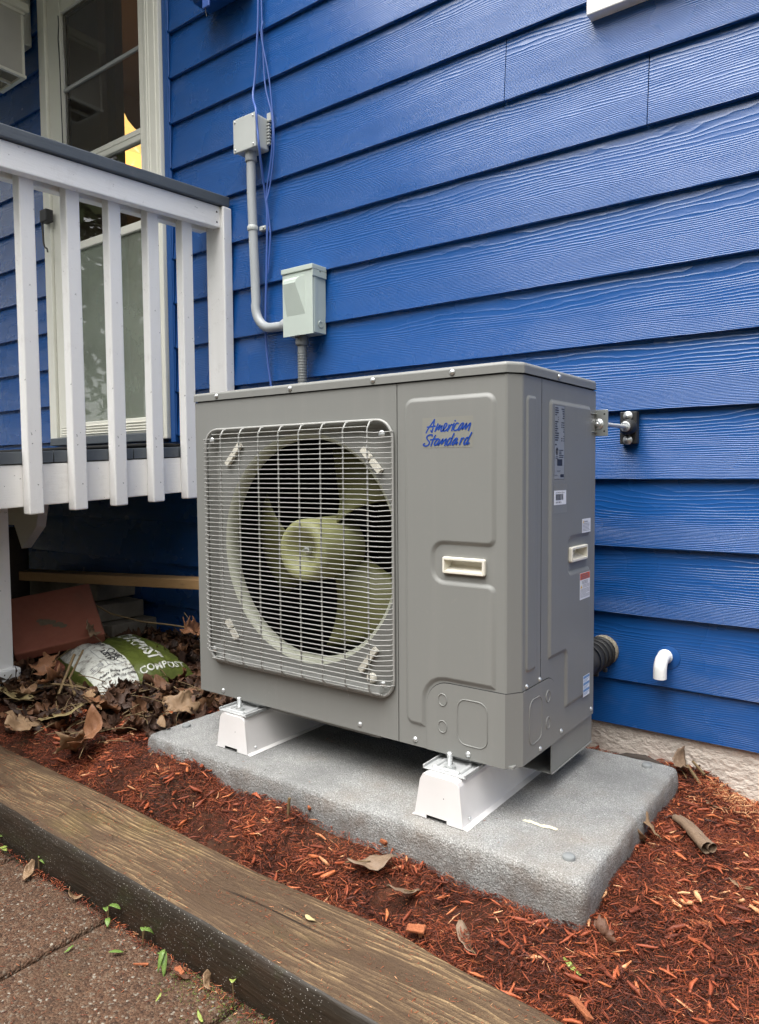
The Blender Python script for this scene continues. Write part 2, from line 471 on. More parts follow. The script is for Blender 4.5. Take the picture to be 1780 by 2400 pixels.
M['film'] = mat_plain('clear_film_over_grey', (0.222, 0.220, 0.196), 0.30, 0.0, 0.45, 0.10, 60)
M['plate'] = mat_plain('silver_label', (0.27, 0.28, 0.285), 0.3)
M['ink'] = mat_plain('black_ink', (0.02, 0.02, 0.025), 0.5)
M['greyink'] = mat_plain('grey_ink', (0.16, 0.16, 0.18), 0.5)
M['paper'] = mat_plain('white_sticker', (0.78, 0.79, 0.82), 0.4, var=0.02)
M['orange'] = mat_plain('orange_sticker_band', (0.62, 0.11, 0.03), 0.4)
M['sblue'] = mat_plain('blue_sticker_band', (0.12, 0.27, 0.52), 0.4)
M['yellow'] = mat_plain('yellow_triangle', (0.70, 0.45, 0.03), 0.4)
M['stucco'] = mat_stucco()
M['pad'] = mat_pad()
M['plug'] = mat_plain('grey_plug', (0.20, 0.21, 0.21), 0.7, 0.0, 0.2)
M['smear'] = mat_rough('cream_smear', (0.55, 0.50, 0.36), (0.72, 0.68, 0.52), 90, 0.5)
M['ttop'] = mat_timber_top()
M['tside'] = mat_timber_side()
M['paver'] = mat_paver()
M['soil'] = mat_soil()
M['joint'] = mat_rough('mossy_joint', (0.012, 0.011, 0.008), (0.045, 0.040, 0.018), 90, 1.0, 0.9, (0.05, 0.065, 0.012), 0.7)
M['yard'] = mat_rough('yard_ground', (0.05, 0.055, 0.03), (0.11, 0.09, 0.06), 8, 0.6, 0.9)
M['chip'] = mat_attr('cedar_mulch', [(0.0, (0.024, 0.007, 0.004)), (0.3, (0.115, 0.025, 0.011)), (0.65, (0.29, 0.062, 0.022)), (0.88, (0.43, 0.125, 0.042)), (1.0, (0.62, 0.34, 0.17))], 0.62, spec=0.4)
M['litter'] = mat_attr('leaf_litter_brown', [(0.0, (0.022, 0.012, 0.008)), (0.4, (0.075, 0.036, 0.020)), (0.75, (0.17, 0.080, 0.040)), (1.0, (0.32, 0.20, 0.11))], 0.6, spec=0.35)
M['leafbrown'] = mat_leaf('brown_dry_leaf', (0.12, 0.050, 0.024), (0.26, 0.12, 0.056))
M['leafdark'] = mat_leaf('dark_wet_leaf', (0.06, 0.028, 0.018), (0.15, 0.07, 0.04))
M['leaftan'] = mat_leaf('tan_dry_leaf', (0.15, 0.090, 0.048), (0.29, 0.19, 0.11))
M['leafolive'] = mat_leaf('olive_dry_leaf', (0.14, 0.105, 0.045), (0.27, 0.21, 0.10))
M['leafgrey'] = mat_leaf('grey_brown_leaf', (0.12, 0.080, 0.052), (0.24, 0.165, 0.11))
M['leafpale'] = mat_leaf('pale_yellow_leaf', (0.36, 0.28, 0.13), (0.52, 0.42, 0.22))
M['weed'] = mat_leaf('green_weed', (0.07, 0.13, 0.025), (0.17, 0.25, 0.06), (0.10, 0.16, 0.03), 0.4)
M['lime'] = mat_leaf('lime_leaf', (0.16, 0.21, 0.035), (0.28, 0.33, 0.09), (0.4, 0.5, 0.1), 0.4)
M['stem'] = mat_leaf('brown_stem', (0.10, 0.07, 0.03), (0.18, 0.12, 0.06))
M['moss'] = mat_attr('green_moss', [(0.0, (0.03, 0.05, 0.01)), (0.6, (0.10, 0.14, 0.03)), (1.0, (0.22, 0.24, 0.07))], 0.9)
M['redpaver'] = mat_rough('red_concrete', (0.24, 0.078, 0.050), (0.34, 0.125, 0.080), 30, 0.4, 0.85, (0.20, 0.09, 0.06), 0.5)
M['drymud'] = mat_rough('dried_mud', (0.11, 0.085, 0.055), (0.19, 0.15, 0.10), 60, 0.9, 0.9)
M['slab'] = mat_rough('grey_stone', (0.16, 0.14, 0.115), (0.29, 0.26, 0.21), 25, 0.6, 0.85, (0.10, 0.08, 0.06), 0.6)
M['pine'] = mat_wood('bare_pine', (0.30, 0.17, 0.07), (0.45, 0.28, 0.13))
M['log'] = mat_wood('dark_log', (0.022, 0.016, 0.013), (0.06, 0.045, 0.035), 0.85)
M['bag'] = mat_plastic_film('green_bag_film', (0.085, 0.105, 0.020))
M['bagw'] = mat_bagwhite()
M['glass'] = mat_glass('door_glass', 1.5, 0.05, (0.30, 0.24, 0.18))
M['hazy'] = mat_glass('painted_haze_door_glass', 1.7, 0.42, (0.50, 0.56, 0.46))  # grey-green film paints the reflected haze into the lower pane
M['frost'] = mat_plain('frosted_lantern_panel', (0.50, 0.48, 0.43), 0.25)
M['room'] = mat_plain('dim_brown_room', (0.16, 0.10, 0.06), 0.7)
M['roompanel'] = mat_plain('cream_room_panel', (0.40, 0.30, 0.20), 0.7)
M['lamp'] = mat_emit('lit_lamp_shade', (1.0, 0.60, 0.17), 0.62)
M['mat'] = mat_rough('black_rubber_mat', (0.012, 0.012, 0.012), (0.05, 0.05, 0.05), 120, 1.0, 0.8, d=0.008)
M['soffit'] = mat_plain('white_soffit', (0.55, 0.54, 0.50), 0.6)
M['roof'] = mat_rough('grey_shingle', (0.06, 0.06, 0.06), (0.12, 0.12, 0.12), 40, 0.6)
M['bark'] = mat_rough('tree_bark', (0.06, 0.045, 0.03), (0.13, 0.10, 0.07), 30, 1.0)
M['foliage'] = mat_attr('tree_foliage', [(0.0, (0.030, 0.055, 0.015)), (0.6, (0.070, 0.105, 0.028)), (1.0, (0.12, 0.15, 0.05))], 0.55)
M['board'] = mat_wood('grey_fence_board', (0.16, 0.12, 0.085), (0.28, 0.22, 0.16))

# ------------------------------------------------------------------ mesh helpers
ORG = {}
def worg(o):
    return ORG.get(o.name, Vector((0, 0, 0)))

def thing(name, label, cat, loc=(0, 0, 0), group=None, kind=None):
    o = bpy.data.objects.new(name, None)
    o.empty_display_size = 0.05
    C.objects.link(o)
    o.location = loc
    ORG[o.name] = Vector(loc)
    o['label'] = label
    o['category'] = cat
    if group: o['group'] = group
    if kind: o['kind'] = kind
    return o

def tag(o, label, cat, group=None):
    o['label'] = label
    o['category'] = cat
    if group: o['group'] = group
    return o

class MB:
    """collects faces in world coordinates; build() links them as one mesh object"""
    def __init__(self):
        self.v = []
        self.f = []
        self.mi = []
        self.sm = []
    def add(self, vs, fs, mi=0, smooth=False):
        k = len(self.v)
        self.v += [tuple(p) for p in vs]
        for f in fs:
            self.f.append([i + k for i in f])
            self.mi.append(mi)
            self.sm.append(smooth)
        return self
    def box(self, x0, x1, y0, y1, z0, z1, mi=0, shear=0.0):
        vs = [(x, y, z + shear * y) for z in (z0, z1) for y in (y0, y1) for x in (x0, x1)]
        return self.add(vs, [(0, 2, 3, 1), (4, 5, 7, 6), (0, 1, 5, 4), (2, 6, 7, 3), (0, 4, 6, 2), (1, 3, 7, 5)], mi)
    def bbox(self, x0, x1, y0, y1, z0, z1, b=0.003, mi=0, shear=0.0, mat=None):
        """box with bevelled edges"""
        bm = bmesh.new()
        bmesh.ops.create_cube(bm, size=1.0)
        for v in bm.verts:
            v.co = Vector(((x0 + x1) / 2 + v.co.x * (x1 - x0), (y0 + y1) / 2 + v.co.y * (y1 - y0), (z0 + z1) / 2 + v.co.z * (z1 - z0)))
        b = min(b, 0.45 * min(abs(x1 - x0), abs(y1 - y0), abs(z1 - z0)))
        bmesh.ops.bevel(bm, geom=list(bm.edges), offset=b, segments=2, profile=0.5, affect='EDGES')
        bm.verts.index_update()
        vs = []
        for v in bm.verts:
            p = v.co.copy()
            if mat is not None: p = mat @ p
            p.z += shear * p.y
            vs.append(p)
        self.add(vs, [[v.index for v in f.verts] for f in bm.faces], mi, False)
        bm.free()
        return self
    def tube(self, pts, r, seg=8, mi=0, closed=False, caps=True, smooth=True):
        pts = [Vector(p) for p in pts]
        n = len(pts)
        rr = r if isinstance(r, (list, tuple)) else [r] * n
        rings = []
        up = None
        for i, p in enumerate(pts):
            if closed:
                d = (pts[(i + 1) % n] - pts[i - 1]).normalized()
            else:
                d = (pts[min(i + 1, n - 1)] - pts[max(i - 1, 0)]).normalized()
            if up is None:
                up = Vector((0, 0, 1)) if abs(d.z) < 0.9 else Vector((1, 0, 0))
            a = d.cross(up)
            if a.length < 1e-6: a = d.cross(Vector((0, 1, 0)))
            a.normalize()
            b_ = a.cross(d).normalized()
            up = b_
            rings.append([p + a * (rr[i] * math.cos(2 * math.pi * k / seg)) + b_ * (rr[i] * math.sin(2 * math.pi * k / seg)) for k in range(seg)])
        vs = [q for rg in rings for q in rg]
        fs = []
        for i in range(n if closed else n - 1):
            j = (i + 1) % n
            for k in range(seg):
                l = (k + 1) % seg
                fs.append((i * seg + k, i * seg + l, j * seg + l, j * seg + k))
        self.add(vs, fs, mi, smooth)
        if caps and not closed:
            self.add(rings[0], [list(range(seg))[::-1]], mi)
            self.add(rings[-1], [list(range(seg))], mi)
        return self
    def lathe(self, prof, origin, axis, seg=16, mi=0, smooth=True, cap0=False, cap1=False):
        """prof = [(r, h)] turned about axis from origin"""
        ax = Vector(axis).normalized()
        t = Vector((0, 0, 1)) if abs(ax.z) < 0.9 else Vector((1, 0, 0))
        a = ax.cross(t).normalized()
        b = ax.cross(a).normalized()
        o = Vector(origin)
        vs, fs = [], []
        for r, h in prof:
            for k in range(seg):
                th = 2 * math.pi * k / seg
                vs.append(o + ax * h + a * (r * math.cos(th)) + b * (r * math.sin(th)))
        for i in range(len(prof) - 1):
            for k in range(seg):
                l = (k + 1) % seg
                fs.append((i * seg + k, (i + 1) * seg + k, (i + 1) * seg + l, i * seg + l))
        self.add(vs, fs, mi, smooth)
        if cap0: self.add(vs[:seg], [list(range(seg))], mi)
        if cap1: self.add(vs[-seg:], [list(range(seg))[::-1]], mi)
        return self
    def prism(self, pts, f0, f1, mi=0):
        """pts 2D outline; f0/f1 map (u, v) to 3D for the two ends"""
        n = len(pts)
        a = [f0(*p) for p in pts]
        b = [f1(*p) for p in pts]
        self.add(a + b, [list(range(n))[::-1], [n + i for i in range(n)]] + [(i, (i + 1) % n, n + (i + 1) % n, n + i) for i in range(n)], mi)
        return self
    def build(self, name, mats, parent=None, origin=None, fix=True):
        if not isinstance(mats, (list, tuple)): mats = [mats]
        po = worg(parent) if parent else Vector((0, 0, 0))
        if origin is None:
            origin = po if parent else Vector((0, 0, 0))
        origin = Vector(origin)
        me = bpy.data.meshes.new(name)
        me.from_pydata([(p[0] - origin.x, p[1] - origin.y, p[2] - origin.z) for p in self.v], [], self.f)
        for mm in mats: me.materials.append(mm)
        me.polygons.foreach_set('material_index', self.mi)
        me.polygons.foreach_set('use_smooth', self.sm)
        if fix:
            bm = bmesh.new(); bm.from_mesh(me)
            bmesh.ops.recalc_face_normals(bm, faces=bm.faces)
            bm.to_mesh(me); bm.free()
        me.update()
        o = bpy.data.objects.new(name, me)
        C.objects.link(o)
        if parent: o.parent = parent
        o.location = origin - po
        ORG[o.name] = origin
        return o

def copy_child(o, parent, loc, label=None):
    c = o.copy()
    C.objects.link(c)
    c.parent = parent
    c.location = Vector(loc) - worg(parent)
    ORG[c.name] = Vector(loc)
    return c

def rounded(pts, radii, seg=5, off=0.0):
    """closed polygon (ccw) moved inwards by off, corners rounded; the number of points does not depend on off"""
    n = len(pts)
    P = [Vector((p[0], p[1])) for p in pts]
    if not isinstance(radii, (list, tuple)): radii = [radii] * n
    area = sum(P[i].x * P[(i + 1) % n].y - P[(i + 1) % n].x * P[i].y for i in range(n))
    sgn = 1 if area > 0 else -1
    res = []
    for i in range(n):
        a, b, c = P[i - 1], P[i], P[(i + 1) % n]
        d1 = (b - a).normalized(); d2 = (c - b).normalized()
        n1 = Vector((-d1.y, d1.x)) * sgn; n2 = Vector((-d2.y, d2.x)) * sgn
        cr = (d1.x * d2.y - d1.y * d2.x) * sgn
        den = 1 + n1.dot(n2)
        q = b + (n1 + n2) * (off / den)
        r = radii[i] - off if cr > 0 else radii[i] + off
        r = max(r, 0.0004)
        half = math.acos(max(-1, min(1, d1.dot(d2)))) / 2
        t = r * math.tan(half)
        p0 = q - d1 * t
        cen = p0 + (n1 if cr > 0 else -n1) * r
        v0 = p0 - cen
        ang = 2 * half * (1 if (d1.x * d2.y - d1.y * d2.x) > 0 else -1)
        for k in range(seg + 1):
            th = ang * k / seg
            res.append((cen.x + v0.x * math.cos(th) - v0.y * math.sin(th), cen.y + v0.x * math.sin(th) + v0.y * math.cos(th)))
    return res

def emboss(mb, pts, radii, fmap, height=0.0045, width=0.010, seg=5, prof=None):
    """raised area: fmap(u, v, h) -> 3D"""
    prof = prof or [(0.0, 0.0), (0.12, 0.06), (0.35, 0.35), (0.65, 0.78), (0.88, 0.96), (1.0, 1.0)]
    rings = [[fmap(u, v, height * hh) for u, v in rounded(pts, radii, seg, width * ww)] for ww, hh in prof]
    n = len(rings[0])
    vs = [p for r in rings for p in r]
    fs = []
    for i in range(len(rings) - 1):
        for k in range(n):
            l = (k + 1) % n
            fs.append((i * n + k, i * n + l, (i + 1) * n + l, (i + 1) * n + k))
    mb.add(vs, fs, 0, True)
    mb.add(rings[-1], [list(range(n))], 0)

def text_mesh(body, size=0.01, shear=0.0, bold=0.0, align='LEFT'):
    cu = bpy.data.curves.new('lettering', 'FONT')
    cu.body = body
    cu.size = size
    cu.shear = shear
    cu.offset = bold
    cu.align_x = align
    cu.resolution_u = 2
    o = bpy.data.objects.new('lettering', cu)
    me = bpy.data.meshes.new_from_object(o)
    vs = [v.co.copy() for v in me.vertices]
    fs = [list(p.vertices) for p in me.polygons]
    bpy.data.objects.remove(o); bpy.data.curves.remove(cu); bpy.data.meshes.remove(me)
    return vs, fs

def stroke(mb, pts, w, fmap, mi=0, rough_sub=3):
    """flat brush stroke along a smooth polyline; fmap(u, v) -> 3D"""
    P = [Vector(p) for p in pts]
    if len(P) == 1:
        n = 10
        mb.add([fmap(P[0].x + w * 0.6 * math.cos(2 * math.pi * k / n), P[0].y + w * 0.6 * math.sin(2 * math.pi * k / n)) for k in range(n)], [list(range(n))], mi)
        return
    S = []
    for i in range(len(P) - 1):
        p0, p1, p2, p3 = P[max(i - 1, 0)], P[i], P[i + 1], P[min(i + 2, len(P) - 1)]
        for k in range(rough_sub):
            t = k / rough_sub
            S.append(0.5 * ((2 * p1) + (p2 - p0) * t + (2 * p0 - 5 * p1 + 4 * p2 - p3) * t * t + (3 * p1 - p0 - 3 * p2 + p3) * t ** 3))
    S.append(P[-1])
    n = len(S)
    vs = []
    for i, p in enumerate(S):
        d = (S[min(i + 1, n - 1)] - S[max(i - 1, 0)])
        d = d.normalized() if d.length > 1e-9 else Vector((1, 0))
        nn = Vector((-d.y, d.x)) * (w / 2)
        ext = d * (-w * 0.35 if i == 0 else (w * 0.35 if i == n - 1 else 0))
        vs += [fmap(*(p + nn + ext)), fmap(*(p - nn + ext))]
    mb.add(vs, [(2 * i, 2 * i + 1, 2 * i + 3, 2 * i + 2) for i in range(n - 1)], mi)

def attr_mesh(name, V, F4, tone, mat, kind='stuff', parent=None, tri=False):
    """fast mesh from numpy; F4 quads (or tris)"""
    k = 3 if tri else 4
    me = bpy.data.meshes.new(name)
    me.vertices.add(len(V)); me.vertices.foreach_set('co', np.asarray(V, dtype=np.float32).ravel())
    nf = len(F4)
    me.loops.add(nf * k); me.loops.foreach_set('vertex_index', np.asarray(F4, dtype=np.int32).ravel())
    me.polygons.add(nf)
    me.polygons.foreach_set('loop_start', np.arange(0, nf * k, k, dtype=np.int32))
    at = me.attributes.new('tone', 'FLOAT', 'POINT')
    at.data.foreach_set('value', np.asarray(tone, dtype=np.float32))
    me.materials.append(mat)
    me.update(calc_edges=True)
    me.validate()
    o = bpy.data.objects.new(name, me)
    C.objects.link(o)
    if kind: o['kind'] = kind
    if parent: o.parent = parent
    return o

# ================================================================== GROUND
BED = [(-2.6, -.9, .13), (-1.5, -.9, .10), (-.9, -.9, .095), (-.5, -.9, .088), (0, -.9, .085), (.5, -.9, .085), (.9, -.92, .092), (1.5, -.92, .10), (2.6, -.92, .11),
       (-.36, -.77, .165), (-.2, -.76, .166), (.1, -.75, .146), (.45, -.75, .131), (.84, -.75, .116), (.87, -.7, .117), (.87, -.6, .148), (.87, -.47, .137), (.87, -.34, .150), (.86, -.17, .140), (.83, .0, .142),
       (1.0, .03, .085), (1.0, -.2, .118), (1.02, -.5, .122), (1.0, -.78, .098), (1.4, .03, .07), (1.4, -.5, .09), (1.4, -.8, .09), (2.6, 0, .07), (2.6, -.5, .09),
       (.57, .02, .134), (.2, .02, .14), (-.2, .02, .16), (.2, -.4, .12), (.6, -.4, .12), (-.2, -.4, .14), (.2, -.1, .14), (.6, -.1, .13),
       (-.45, -.72, .168), (-.45, -.5, .185), (-.5, -.1, .19), (-.8, -.82, .165), (-.8, -.6, .195), (-1.1, -.4, .2), (-1.1, -.76, .19), (-1.5, -.2, .22), (-1.3, -.68, .205), (-2.5, -.2, .26), (-2.5, -.75, .22), (-1, 0.02, .21), (-2.6, .02, .26)]
BX = np.array(BED)
def ground_z(x, y):
    x = np.asarray(x, dtype=float); y = np.asarray(y, dtype=float)
    d2 = (x[..., None] - BX[:, 0]) ** 2 + (y[..., None] - BX[:, 1]) ** 2
    wgt = 1.0 / (d2 + 0.0022) ** 1.6
    g = (wgt * BX[:, 2]).sum(-1) / wgt.sum(-1)
    return np.where(y < -.80, np.minimum(g, np.maximum(.084, .090 + (y + .895) * 1.2)), g)
def gz(x, y):
    return float(ground_z(np.array([x]), np.array([y]))[0])

nx, ny = 300, 64
xs = np.linspace(-3.2, 2.8, nx); ys = np.linspace(-.96, .06, ny)
XX, YY = np.meshgrid(xs, ys)
ZZ = ground_z(XX, YY)
for j in range(ny):
    for i in range(nx):
        ZZ[j, i] += 0.010 * noise.noise((XX[j, i] * 14, YY[j, i] * 14, 0)) + 0.006 * noise.noise((XX[j, i] * 40, YY[j, i] * 40, 3)) - 0.006
ZZ = np.where(YY < -.80, np.minimum(ZZ, np.maximum(.075, .086 + (YY + .895) * 1.3)), ZZ)
ZZ = np.where(YY < -.90, np.minimum(ZZ, .06), ZZ)
V = np.stack([XX.ravel(), YY.ravel(), ZZ.ravel()], 1)
idx = np.arange(nx * ny).reshape(ny, nx)
F = np.stack([idx[:-1, :-1].ravel(), idx[:-1, 1:].ravel(), idx[1:, 1:].ravel(), idx[1:, :-1].ravel()], 1)
soil = attr_mesh('garden_soil', V, F, np.zeros(len(V)), M['soil'], 'structure')
soil.data.polygons.foreach_set('use_smooth', [True] * len(F))

yard = MB().add([(-60, -60, -.06), (60, -60, -.06), (60, 60, -.06), (-60, 60, -.06)], [(0, 1, 2, 3)]).build('yard_ground', M['yard'])
yard['kind'] = 'structure'

# patio pavers
patio = bpy.data.objects.new('patio_pavement', None)
C.objects.link(patio)
patio['kind'] = 'structure'
ORG[patio.name] = Vector((0, 0, 0))
MB().box(-4.2, 3.2, -4.1, -1.05, -.055, -.016).build('joint_bed', M['joint'], patio)
def paver_mesh(x0, x1, y0, y1, seed):
    mb = MB()
    n = 26
    prof = [(0.0, -0.05), (0.0, -0.010), (0.002, -0.004), (0.006, -0.001), (0.011, 0.0)]
    rings = []
    for ins, z in prof:
        r = []
        for (ax, ay), (bx, by) in (((x0, y0), (x1, y0)), ((x1, y0), (x1, y1)), ((x1, y1), (x0, y1)), ((x0, y1), (x0, y0))):
            for k in range(n):
                t = k / n
                px, py = ax + (bx - ax) * t, ay + (by - ay) * t
                w_ = 0.0028 * noise.noise((px * 40 + seed, py * 40, 0)) + 0.002 * noise.noise((px * 120 + seed, py * 120, 5))
                cx, cy = (x0 + x1) / 2, (y0 + y1) / 2
                px = min(max(px, x0 + ins), x1 - ins); py = min(max(py, y0 + ins), y1 - ins)
                px += w_ * (1 if px > cx else -1) * 0.8; py += w_ * (1 if py > cy else -1) * 0.8
                r.append((px, py, z))
        rings.append(r)
    N = len(rings[0])
    vs = [p for r in rings for p in r]
    fs = [(i * N + k, i * N + (k + 1) % N, (i + 1) * N + (k + 1) % N, (i + 1) * N + k) for i in range(len(rings) - 1) for k in range(N)]
    mb.add(vs, fs, 0, True)
    mb.add(rings[-1], [list(range(N))], 0)
    return mb
for r in range(4):
    for c in range(-5, 6):
        x0 = -0.022 + 0.392 * c; y1 = -1.088 - 0.392 * r
        if r > 1 and abs(c) > 3: continue
        paver_mesh(x0 + .005, x0 + .387, y1 - .387, y1 - .003, c * 7.1 + r * 3.3).build('paver', M['paver'], patio, (x0 + .2, y1 - .2, random.uniform(-.001, .001)))

# ================================================================== HOUSE
house = thing('house', 'blue lap-sided house wall with white storm door and stucco foundation', 'house', (0, 0, 0))
E_ = 0.178
Z0 = 2.479
def plank(x0, x1, z0, z1, k):
    """lapped board: butt edge at y = 0, top tucked behind the next course"""
    h = z1 - z0
    sl = 0.0150 / E_
    y_b = 0.0
    mb = MB()
    n = max(2, int((x1 - x0) / 0.25))
    # front face with a slightly eased butt edge
    prof = [(0.0125, 0.0), (0.0018, 0.0), (0.0, 0.0018)] + [(sl * (h * t), h * t) for t in (0.25, 0.5, 0.75, 1.0)] + [(sl * h + .0095, h)]
    vs, fs = [], []
    for i in range(n + 1):
        x = x0 + (x1 - x0) * i / n
        wob = 0.0006 * noise.noise((x * 2.1, z0 * 9, k))
        for (y, z) in prof: vs.append((x, y + wob, z0 + z))
    m_ = len(prof)
    for i in range(n):
        for j in range(m_):
            l = (j + 1) % m_
            fs.append((i * m_ + j, (i + 1) * m_ + j, (i + 1) * m_ + l, i * m_ + l))
    fs += [list(range(m_)), [n * m_ + j for j in range(m_)][::-1]]
    mb.add(vs, fs)
    o = mb.build('plank', M['siding'], house, ((x0 + x1) / 2, 0, z0))
    return o
XL, XR = -4.2, 2.7
for k in range(-6, 14):
    z0 = Z0 - E_ * k
    z1 = z0 + E_ + 0.016
    if k == 13: z0 = 0.2205
    segs = []
    over_door = z0 > 3.13
    if z0 >= 1.04 and not over_door:
        segs = [(XL, -2.118), (-1.176, XR)]
        if z0 - E_ > 3.13: segs = [(XL, XR)]
    else:
        segs = [(XL, XR)]
    if k == 8: segs = [(XL, -2.118), (-1.176, XR)]
    splice = {3: .307, 4: .704, -2: -.6, -4: .9, 1: 1.9, 6: 1.75, 8: 2.0, 10: 1.6, 9: -3.1, 11: -2.4, 5: -3.3}.get(k)
    out_ = []
    for a, b in segs:
        if splice is not None and a < splice < b:
            out_ += [(a, splice - .0012), (splice + .0012, b)]
        else:
            out_.append((a, b))
    for a, b in out_: plank(a, b, z0, z1, k)
sh = MB()
sh.box(XL, -2.08, .028, .12, .0, 3.6); sh.box(-1.25, XR, .028, .12, 0.0, 3.6); sh.box(-2.08, -1.25, .028, .12, 0.0, 1.03); sh.box(-2.08, -1.25, .028, .12, 3.1, 3.6)
sh.build('sheathing', M['dark'], house)
MB().box(XL, XR, .014, .0275, -.3, .2605).build('foundation', M['stucco'], house)
# narrow blue trim and caulk line beside the door casing
MB().bbox(-1.2075, -1.1775, -.008, .02, 1.03, 3.6, .002).build('corner_trim', M['blue'], house)
ck = MB()
for k in range(-5, 9):
    z0 = Z0 - E_ * k
    ck.tube([(-1.1765 + .001 * math.sin(i * 1.7 + k), -.0015 + 0.0012 * i / 5, z0 + .006 + (E_ - .012) * i / 5) for i in range(6)], .0042, 6)
ck.build('caulk_bead', M['blue'], house)
# door
MB().bbox(-1.312, -1.211, -.024, .02, 1.045, 3.16, .004).build('door_casing', M['cream'], house)
MB().bbox(-2.112, -2.055, -.024, .02, 1.045, 3.16, .004).build('door_casing', M['cream'], house)
MB().bbox(-2.112, -1.211, -.022, .02, 3.162, 3.26, .004).build('door_head', M['cream'], house)
beads = MB()
for x in (-1.2, ): pass
for x in (-1.322, -1.331, -1.340, -1.349): beads.tube([(x, -.012, 1.075), (x, -.012, 3.08)], .0038, 6)
for x in (-1.292, -1.277, -1.235): beads.tube([(x, -.024, 1.06), (x, -.024, 3.15)], .0035, 6)
beads.build('bead_moulding', M['cream'], house)
door = MB()
door.bbox(-2.052, -1.945, -.010, .022, 1.076, 3.15, .003)
door.bbox(-1.358, -1.314, -.010, .022, 1.076, 3.15, .003)
door.bbox(-1.9435, -1.3595, -.008, .022, 3.012, 3.15, .003)
door.bbox(-1.9435, -1.3595, -.008, .022, 1.076, 1.142, .003)
door_o = door.build('storm_door', M['cream'], house)
for zc, n_ in ((1.087, 'groove'), (1.099, 'groove'), (1.111, 'groove'), (1.123, 'groove')):
    MB().tube([(-2.03, -.0105, zc), (-1.33, -.0105, zc)], .0032, 6).build('rail_bead', M['cream'], door_o)
MB().bbox(-1.9435, -1.3595, -.010, .020, 2.287, 2.337, .004).build('door_rail', M['cream'], door_o)
MB().tube([(-1.9435, -.0105, 2.314), (-1.3595, -.0105, 2.314)], .0022, 6).build('rail_bead', M['cream'], door_o)
MB().bbox(-1.9435, -1.3595, -.006, .016, 1.929, 1.965, .004).build('door_rail', M['cream'], door_o)
MB().bbox(-1.9435, -1.3595, -.002, .014, 2.660, 2.676, .003).build('sash_bar', M['footmet'], door_o)
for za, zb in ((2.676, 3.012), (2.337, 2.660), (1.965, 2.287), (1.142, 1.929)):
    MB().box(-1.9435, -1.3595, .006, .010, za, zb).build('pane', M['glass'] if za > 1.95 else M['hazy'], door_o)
MB().tube([(-1.951, -.012, 3.0), (-1.946, -.013, 2.96), (-1.955, -.013, 2.9), (-1.948, -.013, 2.8), (-1.945, -.012, 2.5), (-1.944, -.012, 2.3)], .0025, 5).build('loose_seal', M['black'], door_o)
hk = MB()
hk.bbox(-2.078, -2.022, -.062, -.024, 2.083, 2.14, .004)
hk.tube([(-2.068, -.055, 2.085), (-2.060, -.055, 1.985), (-2.052, -.055, 1.968), (-2.030, -.056, 1.955), (-2.026, -.056, 1.940)], [.006, .005, .004, .004, .004], 6)
hk.build('latch_hook', M['black'], door_o)
MB().bbox(-2.07, -1.25, -.05, .02, 1.036, 1.072, .004).build('threshold', M['deckgrey'], house)
# room behind the door
rm = MB()
rm.box(-3.2, -3.15, .13, 2.6, 1.0, 3.5); rm.box(-.6, -.55, .13, 2.6, 1.0, 3.5); rm.box(-3.2, -.55, 2.6, 2.65, 1.0, 3.5)
rm.box(-3.2, -.55, .13, 2.6, 3.5, 3.55); rm.box(-3.2, -.55, .13, 2.6, .95, 1.0)
rm.build('interior_room', M['room'], house)
inn = MB()
inn.bbox(-2.01, -1.90, .16, .20, 1.02, 3.4, .003); inn.bbox(-2.85, -2.03, .30, .34, 1.0, 3.45, .003); inn.bbox(-2.025, -1.975, .295, .345, 1.0, 3.45, .003)
inn.build('interior_panel', M['roompanel'], house)
lamp = MB()
lamp.lathe([(.030, .16), (.042, .115), (.070, .055), (.115, .0), (.17, -.04), (.24, -.075), (.245, -.19), (.235, -.20)], (-2.46, .62, 2.86), (0, 0, 1), 32)
tag(lamp.build('table_lamp', M['lamp']), 'lit yellow lamp shade seen indoors through the storm door glass', 'lamp')
# upper right window trim
MB().bbox(.553, 1.6, -.022, .015, 2.076, 2.19, .003).build('window_trim', M['white'], house)
MB().bbox(.553, .66, -.0215, .015, 2.192, 3.0, .003).build('window_trim', M['white'], house)
MB().box(.662, 1.6, -.004, .0, 2.192, 3.0).build('window_pane', M['glass'], house)
# porch roof above the deck (outside the frame, it shades the door)
pr = MB()
pr.bbox(-4.2, -1.02, -1.35, -.001, 3.36, 3.42, .004)
pr.build('porch_roof', M['soffit'], house)
MB().bbox(-4.25, -1.0, -1.4, -.001, 3.421, 3.52, .004).build('porch_roofing', M['roof'], house)

# ================================================================== WALL FITTINGS
# lantern
lan = thing('wall_lantern', 'white box lantern with frosted panels mounted left of the door', 'lantern', (-2.36, -.1, 2.8))
MB().bbox(-2.50, -2.213, -.040, .004, 2.955, 3.35, .006).build('back_plate', M['cream'], lan)
MB().bbox(-2.47, -2.24, -.052, -.0405, 2.985, 3.33, .006).build('plate_panel', M['cream'], lan)
lx0, lx1, ly0, ly1, lz0, lz1 = -2.335, -2.120, -.30, -.085, 2.745, 3.03
cage = MB()
for x in (lx0, lx1 - .012):
    for y in (ly0, ly1 - .012): cage.box(x, x + .012, y, y + .012, lz0 + .012, lz1)
for z in (lz0, lz1):
    cage.box(lx0 - .004, lx1 + .004, ly0 - .004, ly0 + .014, z, z + .0118); cage.box(lx0 - .004, lx1 + .004, ly1 - .014, ly1 + .004, z, z + .0118)
    cage.box(lx0 - .004, lx0 + .014, ly0 + .0142, ly1 - .0142, z, z + .0118); cage.box(lx1 - .014, lx1 + .004, ly0 + .0142, ly1 - .0142, z, z + .0118)
